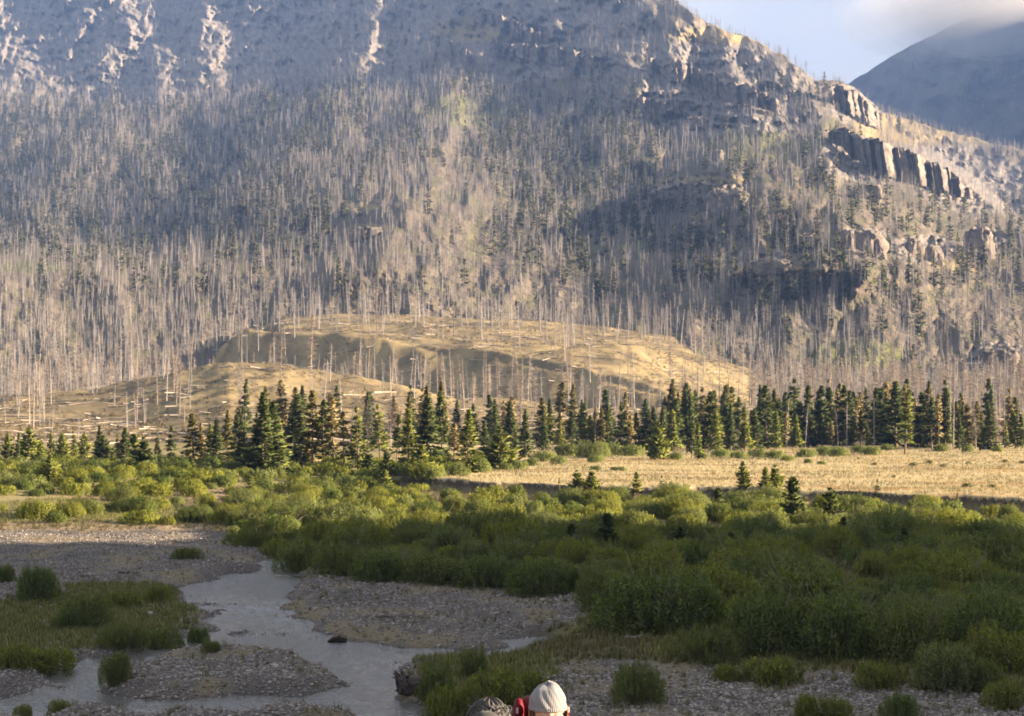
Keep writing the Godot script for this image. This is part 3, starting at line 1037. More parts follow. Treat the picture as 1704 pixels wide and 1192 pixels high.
	for s in singles:
		var q := project(s.p)
		var what: String = {"spruce": ["dark dense spruce", "yellow-green spruce", "rusty brown spruce", "grey half-dead spruce"], "pine": ["dark green pine", "sunny yellow-green pine", "brownish pine", "grey-brown thinning pine"], "ragged": ["ragged dark conifer", "ragged sunlit bare-trunked conifer", "ragged rusty conifer", "ragged grey half-bare conifer"], "young": ["dark bushy young pine", "bright green bushy young pine", "brown young pine", "grey young pine"]}[s.kind][s.tint]
		var where := ""
		if s.has("far"):
			where = "on the " + ("shaded" if q.x < 600 else "middle" if q.x < 1100 else "right") + " mountainside " + ("below the cliffs" if q.y < 300 else "above the foothills" if q.y < 520 else "near the foot")
		elif q.y > 798:
			where = "alone in the willows"
		elif -s.p.z > 322:
			where = "behind the treeline" if q.x < 1130 else "in the wood behind the meadow"
		elif q.x < 400:
			where = "at the treeline's left end"
		elif q.x < 800:
			where = "in the clump left of the meadow"
		else:
			where = "in the row beyond the meadow"
		var key := what + where
		count[key] = count.get(key, 0) + 1
		var o := base("conifer_tree" if s.kind != "young" else "young_pine", s.p, rng.randf() * TAU)
		var pick: Array = kinds[s.kind][rng.randi() % 3]
		var w: float = s.h * rng.randf_range(0.75, 1.35) * (1.2 if s.row and s.kind == "spruce" else 1.0)
		o.rotation.x = rng.randfn() * 0.025
		o.rotation.z = rng.randfn() * 0.025
		o.scale = Vector3(w, s.h, w)
		if s.kind == "young":
			o.scale = Vector3(w * 1.35, s.h, w * 1.35)
		put(pick[0], bark, "trunk", o)
		put(pick[1], leaf[s.tint], "crown", o)
		tag(o, "%s %s, %s from the left" % [what, where, ordinal(count[key])], "tree", "conifers on the valley floor" if not s.has("far") else "living conifers on the mountainside")
	var far := [brighter(joined(conifer(41, "spruce", 120)), 1.0), joined(conifer(42, "pine", 120)), joined(conifer(43, "spruce", 110))]
	var xf := [[], [], []]
	var cols := [[], [], []]
	for s in rest:
		var k := rng.randi() % 3
		var w: float = s.h * rng.randf_range(0.9, 1.3)
		xf[k].append(Transform3D(Basis(Vector3.UP, rng.randf() * TAU).scaled(Vector3(w, s.h, w)), s.p))
		var b := rng.randf_range(0.45, 0.85)
		cols[k].append(Color(b, b * 0.92, b * 1.1) if s.tint < 2 else Color(b * 2.2, b * 1.5, b * 1.8))
	# the wood on the far mountain
	for i in 7000:
		var c := 60 + rng.randi() % 130
		var r := rng.randi() % 69
		var p := far_pos[r * 200 + c] + Vector3(rng.randf_range(-9, 9), -1, 0)
		xf[0].append(Transform3D(Basis().scaled(Vector3(11, 11, 11) * rng.randf_range(0.7, 1.2)), p))
		cols[0].append(Color(1, 1, 1))
	var fm := mat(Color(1, 1, 1), 0.8, true)
	for k in 3:
		scatter("forest", far[k], fm, xf[k], cols[k], ["wood of small dark conifers covering the shaded slopes", "wood of small pines scattered over the slopes", "wood of slender conifers in the mountain's gullies"][k], "forest")

func brighter(m: ArrayMesh, f: float) -> ArrayMesh:
	if f == 1.0:
		return m
	var a := m.surface_get_arrays(0)
	var c: PackedColorArray = a[Mesh.ARRAY_COLOR]
	for i in c.size():
		c[i] = Color(c[i].r * f, c[i].g * f, c[i].b * f)
	a[Mesh.ARRAY_COLOR] = c
	var o := ArrayMesh.new()
	o.add_surface_from_arrays(Mesh.PRIMITIVE_TRIANGLES, a)
	return o

func build_snags() -> void:
	var spots := []
	rng.seed = 606
	# on the foothills and the flat before them
	for i in 3600:
		var px := rng.randf_range(-60, 1764)
		var d := rng.randf_range(372, 800)
		var x := (px - 852.0) / F * d
		var dens := 0.16
		if px < 330:
			dens = 0.95 if d > 540 else 0.3
		elif px < 420 and d < 560:
			dens = 0.3
		elif px > 1250:
			dens = 0.85
		elif d > 690:
			dens = 0.55
		elif d > 480 and d < 540 and px < 1000:
			dens = 0.5
		if rng.randf() > dens:
			continue
		var p := Vector3(x, height(x, d) - 0.2, -d)
		var q := project(p)
		if q.y > 732 and px < 400:
			continue
		spots.append({"p": p, "h": rng.randf_range(7, 17) * (0.75 if d < 480 else 1.0)})
	# on the mountainside
	for i in 260000:
		var px := rng.randf_range(-120, 1830)
		var py := rng.randf_range(0, 695)
		var top := along(skyline, px)
		if py < top + 1:
			continue
		var c := cliff_share(px, py)
		var grow := 0.3 + 0.55 * sstep(-0.35, 0.35, n1.get_noise_2d(px * 0.007 + 400, py * 0.009))
		grow *= 1.0 - c * 0.75
		if py < 110 and py - top > 26:
			grow *= 0.45
		if px > 1460 and py < 260:
			grow = 0.9
		if py > 440 and px < 400:
			grow = 0.75
		if px > 1150 and px < 1300 and py > 290 and py < 330:
			grow *= 0.15
		var p := on_mountain(px, py)
		if rng.randf() > grow * pow(-p.z / 2600.0, 2.0) * 0.95:
			continue
		if -p.z < 800 and height(p.x, -p.z) > p.y - 0.5:
			continue
		spots.append({"p": p - Vector3(0, 0.5, 0), "h": rng.randf_range(5.5, 14.0), "far": true})
	# standing dead among the living at the treeline
	for e in [[1587, 660, 749], [1624, 658, 747], [1672, 662, 746], [612, 680, 772], [585, 668, 780], [650, 676, 770], [540, 655, 775], [665, 640, 760], [1310, 660, 746], [1340, 668, 746], [1395, 672, 745], [1410, 664, 744], [1455, 660, 744], [1520, 655, 746], [1545, 640, 744], [1582, 630, 745], [1605, 648, 744], [1660, 655, 745], [1695, 650, 745], [990, 664, 747], [1025, 660, 747], [1060, 655, 746], [620, 690, 782], [600, 655, 770], [715, 640, 760], [76, 690, 740], [130, 680, 735]]:
		var d := 300.0
		for i in 100:
			var q := at_depth(e[0], e[2], d)
			if height(q.x, d) >= q.y:
				break
			d += 1.0
		var p := at_depth(e[0], e[2], d)
		p.y = height(p.x, d) - 0.1
		spots.append({"p": p, "h": (e[2] - e[1]) / F * d})
	print("dead trees: ", spots.size())
	var near := []
	for i in 6:
		near.append(snag(100 + i, [40, 110, 210, 260, 70, 160][i], [0.06, 0.075, 0.1, 0.09, 0.06, 0.08][i]))
	var far := []
	for i in 4:
		far.append(joined(snag(200 + i, [60, 80, 44, 70][i], [0.09, 0.1, 0.075, 0.09][i])))
	var woods := [mat(Color(0.27, 0.225, 0.185), 0.9, true), mat(Color(0.22, 0.19, 0.165), 0.9, true), mat(Color(0.34, 0.295, 0.25), 0.9, true)]
	spots.sort_custom(func(a, b): return screen_tall(a.p, a.h) > screen_tall(b.p, b.h))
	var singles := []
	var rest := []
	for s in spots:
		if singles.size() < 298 and in_view(s.p, s.h):
			singles.append(s)
		else:
			rest.append(s)
	singles.sort_custom(func(a, b): return project(a.p).x < project(b.p).x)
	var count := {}
	rng.seed = 707
	for s in singles:
		var q := project(s.p)
		var kind := rng.randi() % 6
		var wood := rng.randi() % 3
		var what: String = ["tawny", "grey", "bleached"][wood] + " " + ["bare pole of a dead tree", "thin few-twigged dead tree", "bushy dead tree", "dense-twigged dead tree", "slim dead trunk", "twiggy dead tree"][kind]
		var where := "on the burnt slope above the treeline"
		if q.y < 735 and -s.p.z < 330:
			where = "among the treeline's live conifers"
		elif q.x < 360:
			where = "in the burnt stand left"
		elif q.x < 1000 and -s.p.z < 545:
			where = "on the front foothill"
		elif q.x < 1250 and -s.p.z < 700:
			where = "on the dark-faced foothill"
		elif q.x < 1250:
			where = "behind the foothills"
		elif q.x > 1250:
			where = "behind the right treeline"
		var key := what + where
		count[key] = count.get(key, 0) + 1
		var o := base("dead_tree", s.p, rng.randf() * TAU)
		var w: float = s.h * rng.randf_range(0.9, 1.35)
		o.scale = Vector3(w, s.h, w)
		put(near[kind][0], woods[wood], "trunk", o)
		put(near[kind][1], woods[wood], "crown", o)
		tag(o, "%s %s, %s from the left" % [what, where, ordinal(count[key])], "dead tree", "dead trees left by the fire")
	var xf := [[], [], [], []]
	var cols := [[], [], [], []]
	for s in rest:
		var k := rng.randi() % 4
		var w: float = s.h * rng.randf_range(0.9, 1.4)
		var t := Basis(Vector3.FORWARD, rng.randfn() * 0.04) * Basis(Vector3.UP, rng.randf() * TAU)
		xf[k].append(Transform3D(t * Basis().scaled(Vector3(w, s.h, w)), s.p))
		var b := rng.randf_range(0.15, 0.34)
		cols[k].append(Color(b * 1.02, b * 0.95, b * 0.9))
	var fm := mat(Color(1, 1, 1), 0.9, true)
	for k in 4:
		scatter("dead_forest", far[k], fm, xf[k], cols[k], ["burnt forest of bare grey trees over the mountainside", "burnt forest of twiggy pale trees over the mountainside", "burnt forest of slim bare poles over the mountainside", "burnt forest of brownish bare trees over the mountainside"][k], "forest")
	# fallen trunks on the foothills
	var logs := []
	rng.seed = 808
	var logm := Soup.new()
	for i in 5:
		logm.tube(Vector3(-0.5 + i * 0.2, sin(i * 1.3) * 0.006, 0), Vector3(-0.3 + i * 0.2, sin((i + 1) * 1.3) * 0.006, 0), 0.02 - i * 0.0025, 0.0175 - i * 0.0025, 6, Color(1, 1, 1))
	for i in 9:
		var x := rng.randf_range(-0.3, 0.45)
		logm.tube(Vector3(x, 0, 0), Vector3(x + 0.05, rng.randf_range(0.02, 0.09), rng.randf_range(-0.06, 0.06)), 0.005, 0.0, 3, Color(0.85, 0.85, 0.85))
	var lm := soup_mesh(logm)
	for i in 900:
		var px := rng.randf_range(0, 1704)
		var d := rng.randf_range(385, 700)
		var x := (px - 852.0) / F * d
		if px > 1000 and rng.randf() < 0.7:
			continue
		if d > 545 and d < 640 and rng.randf() < 0.7:
			continue
		if logs.size() >= 210:
			break
		logs.append([x, d])
	logs.sort_custom(func(a, b): return a[0] / a[1] < b[0] / b[1])
	count = {}
	for e in logs:
		var len := rng.randf_range(4, 11)
		var turn := rng.randfn() * 0.5
		var hv := Vector3(cos(turn), 0, -sin(turn)) * len * 0.45
		var h0 := height(e[0] - hv.x, e[1] + hv.z)
		var h1 := height(e[0] + hv.x, e[1] - hv.z)
		var o := put(lm, woods[rng.randi() % 3], "fallen_log")
		o.position = Vector3(e[0], (h0 + h1) * 0.5 + 0.18, -e[1])
		o.rotation = Vector3(0, turn, atan2(h1 - h0, len * 0.9))
		o.scale = Vector3.ONE * len
		var q := project(o.position)
		var where := "on the front foothill" if e[1] < 545 and q.x < 1000 else "behind the dark-faced foothill" if q.x < 1250 and e[1] > 600 else "on the dark-faced foothill" if q.x < 1250 else "on the flat behind the right treeline"
		var what := ("long " if len > 8.5 else "short " if len < 5.5 else "") + "bleached fallen trunk lying"
		count[what + where] = count.get(what + where, 0) + 1
		tag(o, "%s %s, %s from the left" % [what, where, ordinal(count[what + where])], "log", "fallen trunks on the foothills")

# ---------------------------------------------------------------- willows
func willow(sd: int, shoots: int, per: int, upright: float, leaf_len: float) -> Array:      # [stem, foliage]; one metre high, one metre half-width
	rng.seed = sd
	var st := Soup.new()
	var lf := Soup.new()
	var lobes := []
	for i in 6:
		var a := TAU * i / 6.0 + rng.randf() * 0.7
		var r := rng.randf_range(0.1, 0.55)
		lobes.append(Vector3(cos(a) * r, rng.randf_range(0.75, 1.0), sin(a) * r))
	for i in shoots:
		var lobe: Vector3 = lobes[rng.randi() % 6]
		var a := rng.randf() * TAU
		var v := pow(rng.randf(), 0.7)
		var rad := 0.52 * sqrt(1.0 - v * v * 0.92)
		var tip := Vector3(lobe.x + cos(a) * rad, lobe.y * (0.1 + 0.9 * v) * rng.randf_range(0.9, 1.06), lobe.z + sin(a) * rad)
		var root := Vector3(lobe.x * 0.35 + rng.randf_range(-0.08, 0.08), 0, lobe.z * 0.35 + rng.randf_range(-0.08, 0.08))
		var bend := root.lerp(tip, 0.5) + Vector3(0, -0.08, 0)
		if i % 3 == 0:
			st.tube(root, bend, 0.008, 0.005, 3, Color(0.16, 0.12, 0.075))
			st.tube(bend, tip, 0.005, 0.002, 3, Color(0.17, 0.14, 0.07))
		var dir := ((tip - bend).normalized() + Vector3.UP * upright).normalized()
		var outw := Vector3(tip.x, tip.y * 0.8 + 0.15, tip.z).normalized()
		var shade := rng.randf_range(0.75, 1.2)
		for j in per:
			var t := float(j) / per
			var c := tip - dir * (0.3 * (1.0 - t)) + rv() * 0.028
			var fwd := (dir * 0.7 + rv() * 0.75).normalized() * leaf_len * rng.randf_range(0.7, 1.2)
			var wd := fwd.cross(rv()).normalized() * leaf_len * 0.2
			var nn := (outw * 0.95 + rv() * 0.55).normalized()
			var col := Color(0.17, 0.205, 0.08).lerp(Color(0.27, 0.29, 0.112), rng.randf()) * shade
			lf.tri(c - wd, c + fwd, c + wd, nn, col)
			lf.tri(c - wd, c + wd, c - fwd * 0.35, nn, col)
	for i in 12:                                           # dead twigs that stand out of the leaves
		var a := rng.randf() * TAU
		var b := Vector3(cos(a) * 0.35, 0.5, sin(a) * 0.35)
		var e := b + Vector3(cos(a) * 0.3, rng.randf_range(0.2, 0.62), sin(a) * 0.3) + rv() * 0.1
		st.tube(b, e, 0.006, 0.002, 3, Color(0.24, 0.2, 0.16))
	return [soup_mesh(st), soup_mesh(lf)]

func thicket_y(px: float) -> float:
	return along(thicket_front, px)

func build_willows() -> void:
	var spots := []          # p, half-width, height, tint, hand label
	# traced one by one: x, top, foot, width in pixels, tint, label
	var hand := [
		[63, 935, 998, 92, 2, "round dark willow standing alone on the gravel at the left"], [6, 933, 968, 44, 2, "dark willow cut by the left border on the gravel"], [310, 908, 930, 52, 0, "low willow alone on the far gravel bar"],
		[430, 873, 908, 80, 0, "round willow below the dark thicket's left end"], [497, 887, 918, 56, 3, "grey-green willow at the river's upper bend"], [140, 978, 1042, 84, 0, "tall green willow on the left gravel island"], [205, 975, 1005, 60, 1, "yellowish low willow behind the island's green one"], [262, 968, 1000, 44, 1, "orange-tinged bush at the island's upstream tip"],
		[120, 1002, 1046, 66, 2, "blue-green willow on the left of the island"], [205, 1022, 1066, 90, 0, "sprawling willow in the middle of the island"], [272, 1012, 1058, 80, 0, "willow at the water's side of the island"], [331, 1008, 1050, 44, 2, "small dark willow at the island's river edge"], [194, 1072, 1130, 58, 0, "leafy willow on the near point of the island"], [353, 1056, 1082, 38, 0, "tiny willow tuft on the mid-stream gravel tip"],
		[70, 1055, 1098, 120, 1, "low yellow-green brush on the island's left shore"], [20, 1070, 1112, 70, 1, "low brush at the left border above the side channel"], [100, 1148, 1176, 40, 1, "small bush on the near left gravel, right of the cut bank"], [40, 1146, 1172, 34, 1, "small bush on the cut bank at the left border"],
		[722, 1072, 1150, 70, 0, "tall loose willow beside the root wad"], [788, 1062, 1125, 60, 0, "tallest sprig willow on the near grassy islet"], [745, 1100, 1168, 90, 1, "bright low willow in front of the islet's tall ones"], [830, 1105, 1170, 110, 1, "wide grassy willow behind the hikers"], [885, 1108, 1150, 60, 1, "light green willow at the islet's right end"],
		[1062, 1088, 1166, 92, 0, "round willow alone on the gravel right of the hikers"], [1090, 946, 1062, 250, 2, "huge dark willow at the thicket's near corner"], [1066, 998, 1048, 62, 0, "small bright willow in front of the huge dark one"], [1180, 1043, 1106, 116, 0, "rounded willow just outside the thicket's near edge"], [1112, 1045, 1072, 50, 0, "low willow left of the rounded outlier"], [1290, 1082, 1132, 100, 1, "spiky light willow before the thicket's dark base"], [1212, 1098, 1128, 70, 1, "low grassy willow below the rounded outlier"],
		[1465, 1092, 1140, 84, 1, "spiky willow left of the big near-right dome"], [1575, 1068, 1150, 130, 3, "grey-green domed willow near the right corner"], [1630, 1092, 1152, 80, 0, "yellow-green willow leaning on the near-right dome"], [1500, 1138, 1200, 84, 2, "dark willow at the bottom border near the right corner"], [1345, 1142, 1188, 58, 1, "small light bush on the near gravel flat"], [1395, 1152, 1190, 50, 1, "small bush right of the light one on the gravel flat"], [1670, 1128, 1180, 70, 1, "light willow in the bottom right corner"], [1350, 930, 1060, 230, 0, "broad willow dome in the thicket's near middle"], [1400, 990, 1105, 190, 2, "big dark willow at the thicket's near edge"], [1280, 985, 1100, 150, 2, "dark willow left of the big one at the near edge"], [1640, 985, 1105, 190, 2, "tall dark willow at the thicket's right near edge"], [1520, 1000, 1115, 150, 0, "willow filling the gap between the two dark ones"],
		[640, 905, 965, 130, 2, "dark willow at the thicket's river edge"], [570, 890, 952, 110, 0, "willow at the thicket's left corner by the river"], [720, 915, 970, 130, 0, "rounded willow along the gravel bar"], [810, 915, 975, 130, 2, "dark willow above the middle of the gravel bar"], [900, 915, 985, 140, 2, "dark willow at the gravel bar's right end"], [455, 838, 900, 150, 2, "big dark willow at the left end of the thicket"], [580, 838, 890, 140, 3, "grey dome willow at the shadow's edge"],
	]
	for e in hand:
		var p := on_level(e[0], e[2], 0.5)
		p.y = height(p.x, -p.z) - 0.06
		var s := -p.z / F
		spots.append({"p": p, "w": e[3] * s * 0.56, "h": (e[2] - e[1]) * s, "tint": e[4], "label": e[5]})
	rng.seed = 909
	# the thicket
	var placed := []
	for i in 9000:
		if placed.size() > 760:
			break
		var px := rng.randf_range(380, 1790)
		var d := rng.randf_range(70, 192)
		var x := (px - 852.0) / F * d
		var front := on_level(px, thicket_y(px), 0.6)
		if d < -front.z + 1.6:
			continue
		var db := along(bank_line, px)
		if d > db - 4.0 and px > 640:
			continue
		var gap := lerpf(2.2, 4.0, rng.randf())
		var ok := true
		for q in placed:
			if absf(q.x - x) < gap and absf(q.y - d) < gap and Vector2(x, d).distance_to(q) < gap:
				ok = false
				break
		if not ok:
			continue
		placed.append(Vector2(x, d))
		var hh := rng.randf_range(1.1, 2.9) * lerpf(1.0, 0.75, sstep(125, 165, d)) * (0.85 + 0.35 * n1.get_noise_2d(x * 0.08, d * 0.08))
		spots.append({"p": Vector3(x, height(x, d) - 0.1, -d), "w": hh * rng.randf_range(0.8, 1.25), "h": hh, "tint": [0, 1, 2, 3, 1][rng.randi() % 5]})
	print("thicket ", placed.size())
	# the sunny flats on the left and in front of the trees
	for i in 4000:
		var px := rng.randf_range(-60, 860)
		var d := rng.randf_range(150, 300)
		var x := (px - 852.0) / F * d
		var q := project(Vector3(x, height(x, d), -d))
		var ok := false
		if q.y > 776 and q.y < 822:
			ok = px < 700 or q.y < 800 - (px - 700) * 0.18
		elif q.y >= 822 and q.y < 874 and px < 400:
			ok = n1.get_noise_2d(x * 0.03 + 20, d * 0.045) > -0.02 and not (q.y > 826 and q.y < 850 and px < 150 + (q.y - 826) * 6.0 and px < 250)
		if not ok:
			continue
		var gap := lerpf(1.9, 3.0, rng.randf())
		for r in placed:
			if absf(r.x - x) < gap and absf(r.y - d) < gap:
				ok = false
				break
		if not ok:
			continue
		placed.append(Vector2(x, d))
		var hh := rng.randf_range(0.8, 1.9)
		spots.append({"p": Vector3(x, height(x, d) - 0.1, -d), "w": hh * rng.randf_range(0.9, 1.5), "h": hh, "tint": [0, 1, 2, 3, 1][rng.randi() % 5]})
	# along the foot of the trees beyond the meadow
	for e in [[905, 768, 40], [945, 760, 50], [985, 762, 60], [1020, 758, 50], [1050, 760, 44], [930, 772, 30], [990, 770, 30], [1200, 762, 34], [1230, 764, 30], [1262, 762, 36], [1290, 764, 34], [1310, 768, 24], [1340, 762, 36], [1372, 758, 34], [1395, 760, 36], [1430, 754, 30], [1450, 758, 34], [1475, 750, 26], [1345, 772, 20], [1368, 774, 16], [860, 782, 36], [885, 776, 30], [1125, 766, 30], [1168, 764, 24], [1565, 752, 30], [1610, 752, 26], [1660, 752, 22], [992, 783, 20], [1022, 784, 16], [1034, 784, 18], [800, 786, 44], [760, 792, 50], [720, 796, 40], [680, 796, 40], [840, 784, 30]]:
		var d := 160.0
		for i in 220:
			var g := at_depth(e[0], e[1], d)
			if height(g.x, d) >= g.y:
				break
			d += 1.0
		var p := at_depth(e[0], e[1], d)
		p.y = height(p.x, d) - 0.05
		var s: float = e[2] * d / F
		spots.append({"p": p, "w": s * 0.6, "h": s * 0.5, "tint": 3})
	print("shrubs ", spots.size())
	var kinds := []
	for i in 6:
		kinds.append(willow(300 + i, 680, 26, [0.9, 1.3, 1.8, 1.1, 1.5, 2.2][i], 0.045))
	var tall := [willow(310, 420, 30, 1.6, 0.06), willow(311, 420, 30, 1.4, 0.06)]
	var far := [willow(320, 330, 13, 0.8, 0.085), willow(321, 330, 13, 1.1, 0.085), willow(322, 330, 13, 0.6, 0.085)]
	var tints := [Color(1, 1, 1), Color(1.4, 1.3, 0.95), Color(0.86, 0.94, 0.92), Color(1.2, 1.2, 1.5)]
	var leafm := []
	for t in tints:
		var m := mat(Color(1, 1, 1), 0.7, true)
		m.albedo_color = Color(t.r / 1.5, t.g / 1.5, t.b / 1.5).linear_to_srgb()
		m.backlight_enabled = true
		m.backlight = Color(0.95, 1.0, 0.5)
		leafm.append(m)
	for k in kinds + tall + far:
		k[1] = brighter(k[1], 1.5)
	var stemm := mat(Color(1, 1, 1), 0.9, true)
	spots.sort_custom(func(a, b): return (screen_tall(a.p, a.h) + (1000.0 if a.has("label") else 0.0)) > (screen_tall(b.p, b.h) + (1000.0 if b.has("label") else 0.0)))
	var singles := []
	var rest := []
	for s in spots:
		if singles.size() < 298 and in_view(s.p, s.h):
			singles.append(s)
		else:
			rest.append(s)
	singles.sort_custom(func(a, b): return project(a.p).x < project(b.p).x)
	var count := {}
	rng.seed = 1010
	for s in singles:
		var o := base("willow_shrub", s.p, rng.randf() * TAU)
		o.scale = Vector3(s.w, s.h, s.w)
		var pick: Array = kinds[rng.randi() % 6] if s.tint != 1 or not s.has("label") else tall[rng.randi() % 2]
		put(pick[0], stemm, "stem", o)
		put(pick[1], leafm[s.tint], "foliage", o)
		var label: String = s.get("label", "")
		if not label:
			var q := project(s.p)
			var what: String = ("tall " if s.h > 2.4 else "low " if s.h < 1.6 else "") + ["green", "yellow-green", "dark green", "grey-green"][s.tint] + " willow"
			var d: float = -s.p.z
			var where := "on the sunny left flat" if q.x < 400 else "in the thicket's front rows" if d < 100 else "in the shaded thicket's middle" if d < 128 else "at the thicket's shadow edge" if d < 145 else "in the thicket's sunlit band" if d < 200 else "by the treeline"
			where += "" if q.x < 400 else ", left half" if q.x < 1000 else ", right half"
			count[what + where] = count.get(what + where, 0) + 1
			label = "%s %s, %s from the left" % [what, where, ordinal(count[what + where])]
		tag(o, label, "shrub", "willow shrubs on the valley floor")
	var xf := [[], [], []]
	var cols := [[], [], []]
	for s in rest:
		var k := rng.randi() % 3
		xf[k].append(Transform3D(Basis(Vector3.UP, rng.randf() * TAU).scaled(Vector3(s.w, s.h, s.w)), s.p))
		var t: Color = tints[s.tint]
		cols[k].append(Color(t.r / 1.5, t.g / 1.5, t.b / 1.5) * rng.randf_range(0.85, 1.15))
	var fm := mat(Color(1, 1, 1), 0.7, true)
	fm.backlight_enabled = true
	fm.backlight = Color(0.95, 1.0, 0.5)
	for k in 3:
		scatter("shrubbery", far[k][1], fm, xf[k], cols[k], ["rounded willow brush filling the far thicket", "upright willow brush filling the far thicket", "spreading willow brush filling the far thicket"][k], "shrubbery")

# ---------------------------------------------------------------- stones, grass, sage
func pebble(sd: int) -> ArrayMesh:
	rng.seed = sd
	var s := SphereMesh.new()
	s.radius = 0.5
	s.height = 0.7
	s.radial_segments = 7
	s.rings = 3
	var a := s.get_mesh_arrays()
	var st := Soup.new()
	var v: PackedVector3Array = a[Mesh.ARRAY_VERTEX]
	for i in v.size():
		v[i] *= 1.0 + n2.get_noise_3d(v[i].x * 2.1 + sd * 7, v[i].y * 2.1, v[i].z * 2.1) * 0.5
	var idx: PackedInt32Array = a[Mesh.ARRAY_INDEX]
	for i in range(0, idx.size(), 3):
		var p := v[idx[i]]
		var q := v[idx[i + 1]]
		var r := v[idx[i + 2]]
		var nn := (r - p).cross(q - p)
		if nn.length() > 1e-6:
			st.tri(p, q, r, nn.normalized(), Color.WHITE)
	return soup_mesh(st)

func tuft(sd: int, blades: int, spread: float) -> ArrayMesh:
	rng.seed = sd
	var s := Soup.new()
	for i in blades:
		var a := rng.randf() * TAU
		var r := rng.randf() * spread * 0.5
		var root := Vector3(cos(a) * r, 0, sin(a) * r)
		var b := rng.randf() * TAU
		var tip := root + Vector3(cos(b) * spread * rng.randf(), rng.randf_range(0.55, 1.0), sin(b) * spread * rng.randf())
		var wd := Vector3(-sin(b), 0, cos(b)) * 0.035
		var g := rng.randf_range(0.75, 1.15)
		s.tri(root - wd, tip, root + wd, (Vector3.UP + rv() * 0.7).normalized(), Color(g, g, g))
	return soup_mesh(s)

